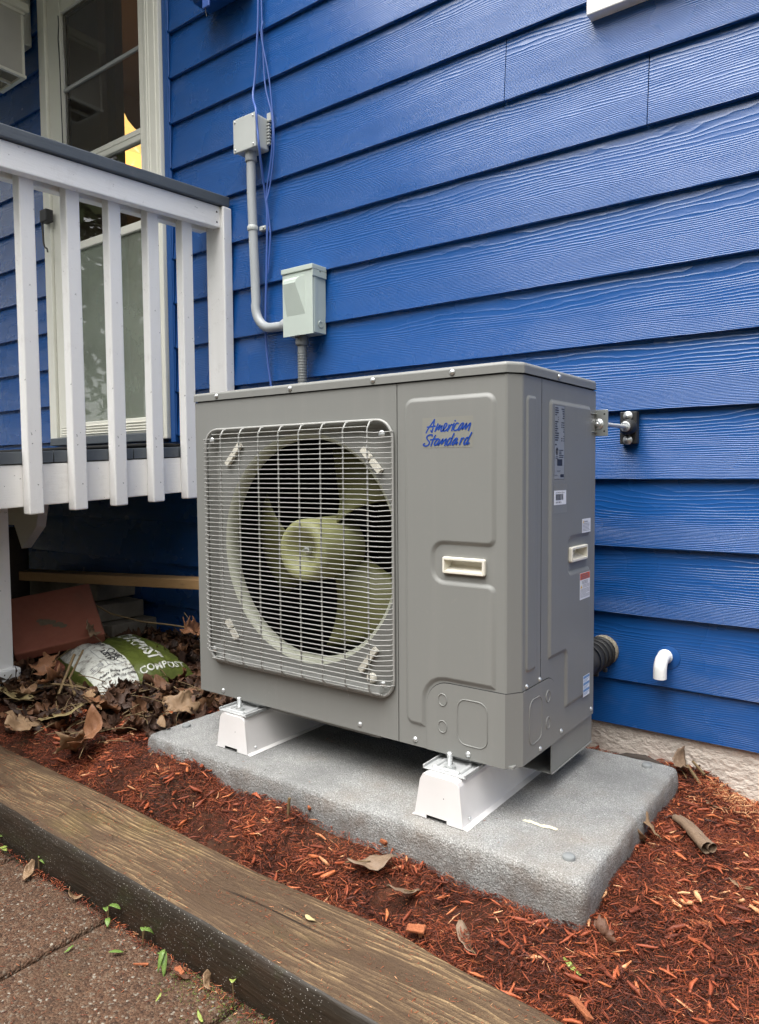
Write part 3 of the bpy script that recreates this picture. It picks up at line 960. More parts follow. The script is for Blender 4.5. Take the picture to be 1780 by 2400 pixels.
cage.box(lx0 + .1, lx0 + .112, ly0 + .0142, ly1 - .0142, lz0, lz0 + .0118)
cage.build('cage_frame', M['cream'], lan)
for a in ((lx0 + .004, lx1 - .004, ly0 + .003, ly0 + .006), (lx0 + .004, lx1 - .004, ly1 - .006, ly1 - .003), (lx0 + .003, lx0 + .006, ly0 + .007, ly1 - .007), (lx1 - .006, lx1 - .003, ly0 + .007, ly1 - .007)):
    MB().box(*a, lz0 + .0125, lz1 - .0005).build('frosted_pane', M['frost'], lan)
MB().bbox(lx0 - .02, lx1 + .02, ly0 - .02, ly1 + .02, lz1 + .0125, lz1 + .05, .005).build('cap', M['cream'], lan)
MB().bbox(-2.30, -2.22, -.086, -.038, 3.0, 3.09, .006).build('arm', M['cream'], lan)

# blue utility box at the top with its latch
ub = thing('utility_box', 'blue painted utility box with a hanging latch under the top edge of the picture', 'utility box', (-.8, -.04, 2.66))
MB().bbox(-.925, -.695, -.085, .004, 2.632, 3.0, .008).build('housing', M['blue'], ub)
MB().bbox(-.93, -.69, -.094, -.0855, 2.64, 3.0, .004).build('cover', M['blue'], ub)
MB().bbox(-.848, -.812, -.103, -.0945, 2.575, 2.66, .003).build('latch', M['cable'], ub)
MB().tube([(-.835, -.098, 2.58), (-.835, -.097, 2.560), (-.832, -.095, 2.547)], .0018, 5).build('latch_wire', M['black'], ub)

# cables
def cable(pts, r, label):
    mb = MB()
    P = [Vector(p) for p in pts]
    S = []
    for i in range(len(P) - 1):
        p0, p1, p2, p3 = P[max(i - 1, 0)], P[i], P[i + 1], P[min(i + 2, len(P) - 1)]
        for k in range(6):
            t = k / 6
            S.append(0.5 * ((2 * p1) + (p2 - p0) * t + (2 * p0 - 5 * p1 + 4 * p2 - p3) * t * t + (3 * p1 - p0 - 3 * p2 + p3) * t ** 3))
    S.append(P[-1])
    mb.tube(S, r, 7)
    return tag(mb.build('cable', M['cable']), label, 'cable', 'blue cables hanging down the wall')
cable([(-.652, -.016, 3.0), (-.650, -.016, 2.575), (-.667, -.018, 2.341), (-.665, -.035, 2.24), (-.613, -.0725, 2.165), (-.6065, -.0725, 2.10), (-.600, -.0725, 2.04), (-.616, -.045, 1.97), (-.628, -.02, 1.90), (-.623, -.015, 1.812), (-.632, -.014, 1.623), (-.641, -.014, 1.432), (-.632, -.014, 1.30), (-.609, -.014, 1.15), (-.6, -.014, .9)], .0042, 'thickest blue cable running in front of the upper junction box')
cable([(-.640, -.012, 3.0), (-.638, -.012, 2.56), (-.632, -.012, 2.356), (-.622, -.013, 2.26), (-.597, -.012, 2.17), (-.592, -.012, 2.10), (-.605, -.012, 2.0), (-.622, -.017, 1.90), (-.617, -.011, 1.80), (-.612, -.012, 1.74), (-.626, -.012, 1.62)], .0030, 'thin blue cable looping just right of the upper junction box')
cable([(-.632, -.0125, 2.497), (-.634, -.0185, 2.44), (-.606, -.0125, 2.295), (-.592, -.0125, 2.17), (-.585, -.013, 2.10), (-.590, -.0125, 2.02), (-.606, -.0135, 1.93), (-.616, -.024, 1.87)], .0026, 'thinnest blue cable, the one farthest right beside the junction box')

# upper junction box
jb = thing('junction_box', 'grey plastic junction box screwed to the wall above the conduit', 'junction box', (-.68, -.03, 2.1))
MB().bbox(-.735, -.626, -.058, .004, 2.050, 2.163, .005).build('box_body', M['jbox'], jb)
MB().bbox(-.738, -.624, -.0655, -.0582, 2.047, 2.166, .003).build('cover', M['jbox'], jb)
for x in (-.727, -.635):
    for z in (2.058, 2.155):
        MB().lathe([(.0038, 0), (.0032, .0022), (.0, .0028)], (x, -.0656, z), (0, -1, 0), 8).build('screw', M['zinc'], jb)
lug = MB()
lug.bbox(-.6258, -.605, -.008, .002, 2.150, 2.180, .003)
for i in range(7): lug.bbox(-.6258, -.612, -.010, .001, 2.070 + i * .011, 2.077 + i * .011, .002)
lug.build('mounting_lug', M['jbox'], jb)

# conduit from the junction box, bending into the disconnect box
cd = thing('conduit', 'light grey conduit bending from junction box into the disconnect box', 'conduit', (-.66, -.04, 1.8))
path = [(-.681, -.034, 2.050), (-.681, -.034, 1.9), (-.678, -.032, 1.75), (-.672, -.032, 1.60), (-.668, -.033, 1.52)]
c0 = Vector((-.588, -.036, 1.505))
for i in range(9):
    th = math.pi + (math.pi / 2) * i / 8
    path.append((c0.x + .080 * math.cos(th), -.036, c0.z + .088 * math.sin(th)))
path.append((-.50, -.036, 1.415))
MB().tube(path, .0165, 14).build('pipe', M['conduit'], cd)
MB().lathe([(.0205, 0), (.0215, -.03), (.0195, -.034)], (-.681, -.034, 2.0495), (0, 0, 1), 16).build('coupling', M['conduit'], cd)
MB().lathe([(.0175, 0), (.0215, .008), (.0215, .03)], (-.536, -.036, 1.4165), (1, 0, 0), 16).build('coupling', M['conduit'], cd)
cl = MB()
cl.lathe([(.0178, -.009), (.0195, -.006), (.0195, .006), (.0178, .009)], (-.679, -.033, 1.782), (0, 0, 1), 16)
cl.bbox(-.664, -.632, -.016, .004, 1.774, 1.790, .002)
cl.lathe([(.005, 0), (.004, .003), (0, .004)], (-.641, -.0162, 1.782), (0, -1, 0), 8)
cl.build('clamp', M['jbox'], cd)

# disconnect box
db = thing('disconnect_box', 'pale green grey metal disconnect box with sloped cover recess', 'disconnect box', (-.435, -.03, 1.48))
MB().bbox(-.500, -.367, -.0595, .004, 1.372, 1.575, .002).build('box_body', M['disc'], db)
fc = MB()
# front cover with recess: outer frame around an inset ramp
x0, x1, z0, z1, yf = -.503, -.3655, 1.368, 1.578, -.0655
ix0, ix1, iz0, iz1 = -.484, -.399, 1.436, 1.564
def q(a, b, c, d): fc.add([a, b, c, d], [(0, 1, 2, 3)])
q((x0, yf, z0), (x1, yf, z0), (ix1, yf, iz0), (ix0, yf, iz0)); q((x1, yf, z0), (x1, yf, z1), (ix1, yf, iz1), (ix1, yf, iz0))
q((x1, yf, z1), (x0, yf, z1), (ix0, yf, iz1), (ix1, yf, iz1)); q((x0, yf, z1), (x0, yf, z0), (ix0, yf, iz0), (ix0, yf, iz1))
# raised hood: bulges outwards at the top and dies into the cover at the bottom
hb = [(1.564, 0.0), (1.560, .012), (1.551, .019), (1.540, .0215), (1.436, 0.0)]
jx0, jx1 = -.481, -.430
prev = None
lv, rv = [], []
for zz, dp in hb:
    f_ = dp / .0215
    lv.append((ix0 + .002 * f_, yf - dp, zz)); rv.append((ix1 - .026 * f_, yf - dp, zz))
vs_ = lv + rv
n_ = len(hb)
fc.add(vs_, [(i, i + 1, n_ + i + 1, n_ + i) for i in range(n_ - 1)], 0, False)
fc.add([(ix1, yf, iz1), (ix1, yf, iz0)] + rv, [(0, 1, 6), (0, 6, 5), (0, 5, 4), (0, 4, 3), (0, 3, 2)])
fc.add([(ix0, yf, iz1), (ix0, yf, iz0)] + lv, [(0, 1, 6), (0, 6, 5), (0, 5, 4), (0, 4, 3), (0, 3, 2)])
q((x0, yf, z0), (x0, -.0598, z0), (x1, -.0598, z0), (x1, yf, z0)); q((x1, yf, z0), (x1, -.0598, z0), (x1, -.0598, z1), (x1, yf, z1))
q((x0, yf, z1), (x0, -.0598, z1), (x0, -.0598, z0), (x0, yf, z0)); q((x0, yf, z1), (x1, yf, z1), (x1, -.0598, z1), (x0, -.0598, z1))
fc.build('front_cover', M['disc'], db)
hd = MB()
hd.bbox(-.5065, -.362, -.070, .004, 1.580, 1.597, .002)
hd.bbox(-.3655, -.362, -.068, .003, 1.557, 1.5795, .001)
hd.build('hood', M['disc'], db)
MB().bbox(-.3668, -.364, -.0593, -.046, 1.372, 1.556, .001).build('side_flange', M['disc'], db)
MB().lathe([(.012, 0), (.013, .001), (.010, .0016), (.009, .001)], (-.3665, -.025, 1.402), (1, 0, 0), 18).build('knockout', M['disc'], db)
MB().lathe([(.003, 0), (0, .001)], (-.3619, -.03, 1.577), (1, 0, 0), 8).build('rivet_hole', M['dark'], db)
MB().bbox(-.449, -.425, -.0672, -.060, 1.363, 1.3685, .001).build('latch', M['black'], db)
# lower conduit
lc = thing('lower_conduit', 'dark grey conduit dropping from disconnect box behind the heat pump', 'conduit', (-.445, -.036, 1.2))
MB().tube([(-.445, -.034, 1.345), (-.445, -.034, 1.2), (-.446, -.034, .6)], .0155, 12).build('pipe', M['dconduit'], lc)
rib = MB()
for i in range(70): rib.lathe([(.0155, 0), (.0172, .0025), (.0155, .005)], (-.445, -.034, 1.31 - i * .0095), (0, 0, 1), 12)
rib.build('ribbing', M['dconduit'], lc)
MB().lathe([(.018, 0), (.022, -.003), (.0225, -.03), (.018, -.034)], (-.445, -.034, 1.3715), (0, 0, 1), 16).build('coupling', M['dconduit'], lc)

# wall brace: rubber mount, rod, clip on the heat pump
wb = thing('wall_brace', 'steel rod brace with black rubber wall mount tying the heat pump to the siding', 'brace', (.67, -.1, 1.01))
MB().bbox(.6495, .6925, -.016, .006, .969, 1.0515, .002).build('mount_plate', M['rubber'], wb)
MB().lathe([(.0205, 0), (.0205, .012), (.0175, .022), (.0125, .03), (0, .03)], (.6735, -.016, 1.0115), (0, -1, 0), 20).build('rubber_dome', M['rubber'], wb)
for z in (1.0405, .979):
    b_ = MB(); b_.lathe([(.0118, 0), (.0125, .001), (.0115, .003), (.0065, .0032), (.0062, .0075), (.0, .008)], (.6705, -.0162, z), (0, -1, 0), 16)
    b_.build('lag_screw', M['zinc'], wb)
MB().tube([(.6735, -.045, 1.0115), (.672, -.21, 1.0105)], .0052, 8).build('rod', M['rod'], wb)
b_ = MB(); b_.lathe([(.0125, 0), (.0125, .002), (.0075, .0022), (.0075, .008), (0, .008)], (.6735, -.0465, 1.0115), (0, -1, 0), 6, smooth=False)
b_.lathe([(.0130, 0), (.0130, .0018), (0, .0018)], (.6735, -.0462, 1.0115), (0, -1, 0), 18)
b_.build('nut', M['zinc'], wb)
pl_ = MB(); pl_.bbox(.640, .6875, -.2145, -.2115, .982, 1.044, .0007)
pl_.bbox(.6405, .6615, -.246, -.215, 1.0335, 1.0355, .0006); pl_.bbox(.6405, .6615, -.240, -.215, .9905, .9925, .0006)
pl_.prism([(.6435, 1.035), (.6615, 1.0285), (.6435, 1.0285)], lambda u, v: (u, -.226, v), lambda u, v: (u, -.222, v))
pl_.build('clip_plate', M['galv'], wb)
for z in (1.0335, .9935): MB().lathe([(.0024, 0), (.0, .0003)], (.679, -.2146, z), (0, -1, 0), 8).build('hole', M['dark'], wb)
b_ = MB(); b_.lathe([(.0125, 0), (.0125, .0016), (0, .0016)], (.665, -.2146, 1.0105), (0, -1, 0), 18)
b_.lathe([(.0068, .0016), (.0068, .0065), (0, .0065)], (.665, -.2146, 1.0105), (0, -1, 0), 6, smooth=False); b_.lathe([(.0038, .006), (.0038, .0105), (0, .0105)], (.665, -.2146, 1.0105), (0, -1, 0), 10)
b_.build('nut', M['zinc'], wb)

# black insulated line set and white drain elbow
ls = thing('line_set', 'black insulated refrigerant pipe passing through the wall behind the heat pump', 'pipe', (.6, -.08, .42))
pts = [(.607, .010, .418), (.605, -.03, .416), (.60, -.08, .412), (.59, -.14, .408), (.575, -.2, .405), (.55, -.25, .40)]
MB().tube(pts, [.036, .036, .040, .041, .041, .040], 18).build('insulation', M['insul'], ls)
wr = MB()
for i, y in enumerate((-.02, -.045, -.07, -.1)): wr.lathe([(.037 + .001 * i, -.004), (.0425, 0), (.037 + .001 * i, .006)], (.606 - .0015 * i, y, .4165 - .001 * i), (.12, 1, .03), 18)
wr.build('tape_wrap', M['rubber'], ls)
MB().lathe([(.030, .012), (.041, .002), (.0405, -.006), (.036, -.010)], (.607, .0, .418), (0, 1, 0), 18).build('sealant', M['foam'], ls)
tie = MB(); tie.bbox(.612, .624, -.09, -.078, .368, .380, .002); tie.bbox(.626, .636, -.06, -.048, .374, .384, .002); tie.build('tie_clip', M['black'], ls)
de = thing('drain_elbow', 'white plastic drain elbow pointing down from the siding', 'pipe elbow', (.768, -.04, .41))
pts = [(.768, .01, .425), (.768, -.022, .4245)]
for i in range(1, 9):
    th = (math.pi / 2) * i / 8
    pts.append((.768, -.022 - .026 * math.sin(th), .4245 - .026 * (1 - math.cos(th))))
pts.append((.768, -.048, .378))
mb = MB(); mb.tube(pts, .0162, 16, caps=False); mb.lathe([(.0162, 0), (.0130, 0), (.0130, .03)], (.768, -.048, .378), (0, 0, 1), 16)
mb.build('elbow', M['pvc'], de)
MB().lathe([(.0185, 0), (.019, .004), (.0165, .007)], (.768, -.003, .4248), (0, -1, 0), 16).build('collar', M['pvc'], de)
bl = MB(); bl.lathe([(.030, 0), (.026, .0014), (.0, .0016)], (.773, .0045, .421), (0, -1, .05), 16); bl.build('paint_patch', M['blue'], de)

# ================================================================== HEAT PUMP
UX, UY, UZ = -.279, -.6376, .3133
W_, CX, CY, D_, H_ = .9168, .0204, .0316, .427, .775
hp = thing('heat_pump', 'grey outdoor heat pump unit with wire fan grille on white risers', 'heat pump', (UX, UY, UZ))
def P_(x, y, z): return (UX + x, UY + y, UZ + z)
SEAM = .6605
# left/back/bottom shell with inner walls, so the fan cavity is a real dark box
sh = MB()
def bx(a, b, c, d, e, f, mi=0): sh.box(UX + a, UX + b, UY + c, UY + d, UZ + e, UZ + f, mi)
bx(0.0005, .003, .0015, D_ - .0005, .001, H_ - .001)
bx(.0035, W_ + CX - .004, D_ - .003, D_ - .0005, .001, H_ - .001)
bx(.0035, W_ + CX - .006, .004, D_ - .0035, .002, .006)
sh.build('rear_shell', M['cab'], hp)
cv = MB()
def bx2(a, b, c, d, e, f): cv.box(UX + a, UX + b, UY + c, UY + d, UZ + e, UZ + f)
bx2(.0036, .010, .005, D_ - .004, .007, H_ - .004); bx2(SEAM + .004, SEAM + .010, .005, D_ - .004, .007, H_ - .004)
bx2(.011, SEAM + .003, D_ - .030, D_ - .006, .007, H_ - .004); bx2(.011, SEAM + .003, .006, D_ - .031, H_ - .010, H_ - .003); bx2(.011, SEAM + .003, .006, D_ - .031, .0065, .010)
cv.build('coil', M['coil'], hp)
# fan panel with round opening
FCX, FCZ, FR = .370, .404, .279
fp = MB()
N = 96
x0, x1, z0, z1 = .0008, SEAM - .0014, .0005, H_ - .0005
per = []
for i in range(N):
    th = 2 * math.pi * i / N
    c_, s_ = math.cos(th), math.sin(th)
    t = 1e9
    if c_ > 1e-9: t = min(t, (x1 - FCX) / c_)
    if c_ < -1e-9: t = min(t, (x0 - FCX) / c_)
    if s_ > 1e-9: t = min(t, (z1 - FCZ) / s_)
    if s_ < -1e-9: t = min(t, (z0 - FCZ) / s_)
    per.append([FCX + c_ * t, FCZ + s_ * t])
for cx_, cz_ in ((x0, z0), (x0, z1), (x1, z0), (x1, z1)):
    j = min(range(N), key=lambda i: (per[i][0] - cx_) ** 2 + (per[i][1] - cz_) ** 2)
    per[j] = [cx_, cz_]
outer = [P_(x, 0, z) for x, z in per]
# grille field is pressed in by 12 mm: rounded square, then the round opening
sq = rounded([(.055, .098), (.645, .098), (.645, .694), (.055, .694)], .035, 6)
def nearest_ring(off, y):
    ring = []
    for i in range(N):
        th = 2 * math.pi * i / N
        d = (math.cos(th), math.sin(th))
        best = None
        n_ = len(sq_)
        for a in range(n_):
            p, q_ = sq_[a], sq_[(a + 1) % n_]
            ex, ez = q_[0] - p[0], q_[1] - p[1]
            den = d[0] * ez - d[1] * ex
            if abs(den) < 1e-12: continue
            t = ((p[0] - FCX) * ez - (p[1] - FCZ) * ex) / den
            u = ((p[0] - FCX) * d[1] - (p[1] - FCZ) * d[0]) / den
            if t > 0 and -1e-6 <= u <= 1 + 1e-6 and (best is None or t < best): best = t
        ring.append(P_(FCX + d[0] * best, y, FCZ + d[1] * best))
    return ring
sq_ = sq
r1 = nearest_ring(0, 0.0)
sq_ = rounded([(.055, .098), (.645, .098), (.645, .694), (.055, .694)], .035, 6, .010)
r2 = nearest_ring(0, .018)
circ = lambda r, y: [P_(FCX + r * math.cos(2 * math.pi * i / N), y, FCZ + r * math.sin(2 * math.pi * i / N)) for i in range(N)]
rings = [outer, r1, r2, circ(FR, .020)]
vs = [p for r in rings for p in r]
fs = [(i * N + k, i * N + (k + 1) % N, (i + 1) * N + (k + 1) % N, (i + 1) * N + k) for i in range(3) for k in range(N)]
fp.add(vs, fs)
fp.add([P_(x1, 0, z0), P_(x1, .02, z0), P_(x1, .02, z1), P_(x1, 0, z1)], [(0, 1, 2, 3)])
fp.add([P_(x0, 0, z0), P_(x0, .02, z0), P_(x1, .02, z0), P_(x1, 0, z0)], [(0, 1, 2, 3)])
fp.build('fan_panel', M['cab'], hp)
shr = MB()
prof = [(FR, .020), (FR - .004, .022), (FR - .010, .027), (FR - .013, .036), (FR - .014, .052), (FR - .010, .056), (FR + .004, .058)]
rr = [circ(r, y) for r, y in prof]
vs = [p for r in rr for p in r]
shr.add(vs, [(i * N + k, i * N + (k + 1) % N, (i + 1) * N + (k + 1) % N, (i + 1) * N + k) for i in range(len(prof) - 1) for k in range(N)], 0, True)
shr.build('fan_shroud', M['shroud'], hp)
# fan: hub and three wide blades
fan = MB()
hx, hz = FCX - .012, FCZ - .006
fan.lathe([(.004, .036), (.030, .034), (.046, .006), (.060, 0.0), (.071, .004), (.077, .014), (.080, .155)], P_(hx, .018, hz), (0, 1, 0), 32)
fan_o = fan.build('fan', M['hub'], hp)
MB().lathe([(.010, 0), (.010, -.010), (.006, -.012), (.004, -.022), (0, -.022)], P_(hx, .050, hz), (0, 1, 0), 6, smooth=False).build('shaft_nut', M['zinc'], fan_o)
for a0 in (76, -44, 196):
    bl = MB()
    nr_, na_ = 9, 10
    vs = []
    for i in range(nr_):
        r = .072 + (.252 - .072) * i / (nr_ - 1)
        sp = 20 + 14 * (i / (nr_ - 1))
        sw = -14 * (i / (nr_ - 1))
        for j in range(na_):
            t = j / (na_ - 1) - .5
            th = rad(a0 + sw + sp * 2 * t)
            yy = .150 + t * (.085 - .030 * i / (nr_ - 1)) - .012 * math.sin(math.pi * (t + .5))
            vs.append(P_(hx + r * math.cos(th), yy, hz + r * math.sin(th)))
    bl.add(vs, [(i * na_ + j, i * na_ + j + 1, (i + 1) * na_ + j + 1, (i + 1) * na_ + j) for i in range(nr_ - 1) for j in range(na_ - 1)], 0, True)
    o = bl.build('blade', M['fan'], fan_o)
    sol = o.modifiers.new('thick', 'SOLIDIFY'); sol.thickness = .0035
# motor strut behind
MB().bbox(UX + FCX - .03, UX + FCX + .03, UY + .25, UY + .28, UZ + .02, UZ + .75, .004).build('motor_bracket', M['coil'], hp)
MB().lathe([(.05, 0), (.05, .07), (0, .07)], P_(hx, .19, hz), (0, 1, 0), 20).build('motor', M['coil'], hp)
# wire grille
gr = MB()
fr = rounded([(.047, .0925), (.651, .0925), (.651, .7005), (.047, .7005)], .042, 7)
gr.tube([P_(x, -.005, z) for x, z in fr], .0034, 8, closed=True)
gr_o = gr.build('fan_grille', M['wire'], hp)
YG = -.030
wx0, wx1 = .043, .653
zs = [.686 - .01124 * i for i in range(52)]
proto = None
for i, z in enumerate(zs):
    if i in (0, len(zs) - 1):
        pts = [(.10, YG, z), (.60, YG, z)]
    else:
        k1 = .012 * noise.noise((z * 31, 1, 0)); k2 = .004 * noise.noise((z * 57, 7, 0))
        pts = [(wx0, -.004, z), (wx0 + .006, -.014, z + .0003), (wx0 + .034 + k1 * .4, YG + .001, z), (.12, YG, z), (.36, YG, z), (.585, YG, z), (.62 + k2, YG + .001, z - .0015 * (1 + math.sin(z * 40))), (wx1 - .006, -.014, z - .001), (wx1, -.004, z)]
    mw_ = MB(); mw_.tube([P_(*p) for p in pts], .00125, 6)
    mw_.build('wire', M['wire'], gr_o)
for x in (.128, .196, .264, .332, .398, .464, .531, .599):
    pts = [(x, -.004, .699), (x, -.016, .697), (x, YG + .004, .682), (x, YG + .0044, .5), (x, YG + .0044, .3), (x, YG + .004, .110), (x, -.016, .096), (x, -.004, .094)]
    mw_ = MB(); mw_.tube([P_(*p) for p in pts], .0021, 6)
    mw_.build('wire', M['wire'], gr_o)
bw = MB()
for z, y in ((.0985, -.012), (.103, -.020)): bw.tube([P_(.075, y, z), P_(.625, y, z)], .0022, 6)
bw.build('wire', M['wire'], gr_o)
# plastic clips seen through the grille
for (a, b) in (((.160, .662), (.108, .610)), ((.556, .640), (.606, .588)), ((.098, .200), (.133, .155)), ((.590, .192), (.545, .136))):
    d = Vector((b[0] - a[0], b[1] - a[1])); L = d.length; d.normalize(); n_ = Vector((-d.y, d.x)) * .0065
    for t0, t1 in ((0, .42), (.5, 1)):
        p0 = Vector(a) + d * (L * t0); p1 = Vector(a) + d * (L * t1)
        q4 = [p0 + n_, p1 + n_, p1 - n_, p0 - n_]
        mb = MB(); mb.prism([(v.x, v.y) for v in q4], lambda u, v: P_(u, .0178, v), lambda u, v: P_(u, .008, v)); mb.build('clip', M['clip'], hp)
MB().lathe([(.012, 0), (.012, -.008), (.006, -.010), (0, -.010)], P_(.576, .0185, .123), (0, 1, 0), 16).build('plastic_plug', M['clip'], hp)
def screw(x, y, z, n, r=.0046):
    mb = MB()
    mb.lathe([(r * 1.35, 0), (r * 1.35, .0006), (r, .0012), (r * .8, .0030), (r * .3, .0036), (0, .0036)], P_(x, y, z), n, 12)
    mb.build('screw', M['zinc'], hp)
for x, z in ((.069, .673), (.621, .670), (.063, .120), (.619, .121)): screw(x, -.003, z, (0, -1, 0), .0065)
for x in (.091, .352, .599, .799): screw(x, -.0045, .787, (0, -1, 0))
for x, z in ((.091, .013), (.552, .016), (.703, .014), (.834, .012)): screw(x, -.0025 if x > .8 else -.0003, z, (0, -1, 0))
XS = W_ + CX
for y, z in ((.051, .157), (.113, .157), (.227, .015), (.407, .016)): screw(XS + .0003, y, z, (1, 0, 0), .004)
screw(XS + .0025, .112, .012, (1, 0, 0), .004)
screw(XS + .0045, .195, .786, (1, 0, 0), .004)
# service panel: front, chamfer and the first strip of the side, in one bent sheet
sp = MB()
pth = [(SEAM + .0008, 0), (W_ - .002, 0), (W_ + .002, .002), (XS - .0012, CY - .002), (XS, CY + .002), (XS, .1165)]
vs = [P_(x, y, z) for z in (.0005, H_ - .0005) for x, y in pth]
n_ = len(pth)
sp.add(vs, [(i, i + 1, n_ + i + 1, n_ + i) for i in range(1, n_ - 1)])
def holed(mb, u0, u1, v0, v1, a0, a1, b0, b1, fm):
    for (p, q_, r, s) in ((u0, a0, v0, v1), (a1, u1, v0, v1), (a0, a1, v0, b0), (a0, a1, b1, v1)):
        mb.add([fm(p, r), fm(q_, r), fm(q_, s), fm(p, s)], [(0, 1, 2, 3)])
holed(sp, SEAM + .0008, W_ - .002, .0005, H_ - .0005, .779, .871, .383, .411, lambda u, v: P_(u, 0, v))
sp.add([P_(SEAM + .0008, 0, 0), P_(SEAM + .0008, .02, 0), P_(SEAM + .0008, .02, H_), P_(SEAM + .0008, 0, H_)], [(0, 1, 2, 3)])
emboss(sp, [(.680, .046), (.7305, .046), (.7305, .1545), (.897, .1545), (.897, .365), (.755, .365), (.755, .438), (.897, .438), (.897, .742), (.680, .742)],
       [.02, .003, .050, .003, .018, .022, .022, .018, .022, .022], lambda u, v, h: P_(u, -h - .00005, v))
emboss(sp, [(.044, .184), (.094, .184), (.094, .737), (.044, .737)], .012, lambda u, v, h: P_(XS + h + .00005, u, v), .003, .007)
sp.build('service_panel', M['cab'], hp)
sd = MB()
pth = [(XS, .1185), (XS, D_ - .004), (XS - .002, D_ - .001), (XS - .012, D_)]
vs = [P_(x, y, z) for z in (.0005, H_ - .0005) for x, y in pth]
n_ = len(pth)
sd.add(vs, [(i, i + 1, n_ + i + 1, n_ + i) for i in range(1, n_ - 1)])
holed(sd, .1185, D_ - .004, .0005, H_ - .0005, .267, .358, .387, .415, lambda u, v: P_(XS, u, v))
emboss(sd, [(.243, .060), (.390, .060), (.390, .365), (.256, .365), (.256, .436), (.390, .436), (.390, .737), (.152, .737), (.152, .188), (.243, .188)],
       [.008, .008, .016, .012, .012, .016, .016, .014, .008, .008], lambda u, v, h: P_(XS + h + .00005, u, v), .0045, .010)
sd.build('side_panel', M['cab'], hp)
# corner cover
cc = MB()
Lf, Lc, Ls = W_ - .734, math.hypot(CX, CY), .196 - CY
tot = Lf + Lc + Ls
def cmap(s, h, o=.0022):
    if s <= Lf: return P_(.734 + s, -o, h)
    if s <= Lf + Lc:
        t = (s - Lf) / Lc
        return P_(W_ + CX * t + o * .9 * t + 0.0, -o * (1 - t) + CY * t, h) if 0 < t < 1 else P_(W_ + CX * t + o * t, CY * t - o * (1 - t), h)
    return P_(XS + o, CY + (s - Lf - Lc), h)
def topz(s):
    r = .052
    if s < r: return .150 - r + math.sqrt(max(0, r * r - (r - s) ** 2))
    r2 = .048
    if s > tot - r2: return .150 - r2 + math.sqrt(max(0, r2 * r2 - (s - tot + r2) ** 2))
    return .150
ss = sorted(set([0.0, Lf, Lf + Lc, tot] + [.052 * (1 - math.cos(math.pi / 2 * k / 8)) for k in range(9)] + [tot - .048 * (1 - math.cos(math.pi / 2 * k / 8)) for k in range(9)] + list(np.linspace(.06, tot - .06, 10))))
ss = [s for i, s in enumerate(ss) if i == 0 or s - ss[i - 1] > 1e-6]
f_t = [cmap(s, topz(s)) for s in ss]; f_b = [cmap(s, .0008) for s in ss]; b_t = [cmap(s, topz(s), .0001) for s in ss]
n_ = len(ss)
cc.add(f_t + f_b + b_t, [(i, i + 1, n_ + i + 1, n_ + i) for i in range(n_ - 1)] + [(i, i + 1, 2 * n_ + i + 1, 2 * n_ + i) for i in range(n_ - 1)])
cc.add([cmap(0, topz(0)), cmap(0, .0008), cmap(0, .0008, 0.0001), cmap(0, topz(0), .0001)], [(0, 1, 2, 3)])
cc.add([cmap(tot, topz(tot)), cmap(tot, .0008), cmap(tot, .0008, 0.0001), cmap(tot, topz(tot), .0001)], [(0, 1, 2, 3)])
cc.build('corner_cover', M['cab'], hp)
ed = MB()
ed.tube([cmap(s, topz(s) + .0006, .0006) for s in ss], .0010, 5)
ed.tube([cmap(0, topz(0), .0006), cmap(0, .002, .0006)], .0010, 5); ed.tube([cmap(tot, topz(tot), .0006), cmap(tot, .002, .0006)], .0010, 5)
ed.build('cover_gap', M['dark'], hp)
def knock(pts, fm, r=.0014):
    mb = MB(); mb.tube([fm(*p) for p in pts], r, 5, closed=True)
    mb.build('knockout', M['cab'], hp)
ff = lambda u, v: P_(u, -.0022, v)
fsd = lambda u, v: P_(XS + .0022, u, v)
knock(rounded([(.809, .030), (.878, .030), (.878, .124), (.809, .124)], .020, 5), ff)
knock(rounded([(.061, .030), (.121, .034), (.121, .124), (.061, .124)], .018, 5), fsd)
for z in (.114, .057): knock([(.773 + .0105 * math.cos(2 * math.pi * k / 16), z + .0125 * math.sin(2 * math.pi * k / 16)) for k in range(16)], ff)
for z in (.112, .055): knock([(.152 + .0105 * math.cos(2 * math.pi * k / 16), z + .0125 * math.sin(2 * math.pi * k / 16)) for k in range(16)], fsd)
# lid
lgp = MB()
lgp.prism([(.006, .006), (W_ - .003, .006), (XS - .006, CY + .004), (XS - .006, D_ - .006), (.006, D_ - .006)], lambda u, v: P_(u, v, H_ - .02), lambda u, v: P_(u, v, H_ + .0055))
lgp.build('lid_gap_shade', M['dark'], hp)  # black collar standing in for the shade in the gap under the lid
ld = MB()
o_ = .0035
LP = [(-o_, -o_), (W_ + .0010, -o_), (XS + o_, CY - .001), (XS + o_, D_ + o_), (-o_, D_ + o_)]
prof = [(0.0, H_ + .0022), (0.0, H_ + .0165), (.0008, H_ + .0195), (.003, H_ + .0222), (.0062, H_ + .0236), (.0105, H_ + .0240)]
rings = [[P_(u, v, z) for u, v in rounded(LP, [.006, .010, .010, .020, .006], 4, ins)] for ins, z in prof]
n_ = len(rings[0])
vs = [p for r in rings for p in r]
ld.add(vs, [(i * n_ + k, i * n_ + (k + 1) % n_, (i + 1) * n_ + (k + 1) % n_, (i + 1) * n_ + k) for i in range(len(rings) - 1) for k in range(n_)], 0, False)
for i in range(len(ld.sm)): ld.sm[i] = True if i >= n_ else False
ld.add(rings[-1], [list(range(n_))])
ld.add([P_(u, v, H_ + .0060) for u, v in rounded(LP, .006, 4, .0005)], [list(range(n_))])
ld.build('lid', M['cab'], hp)
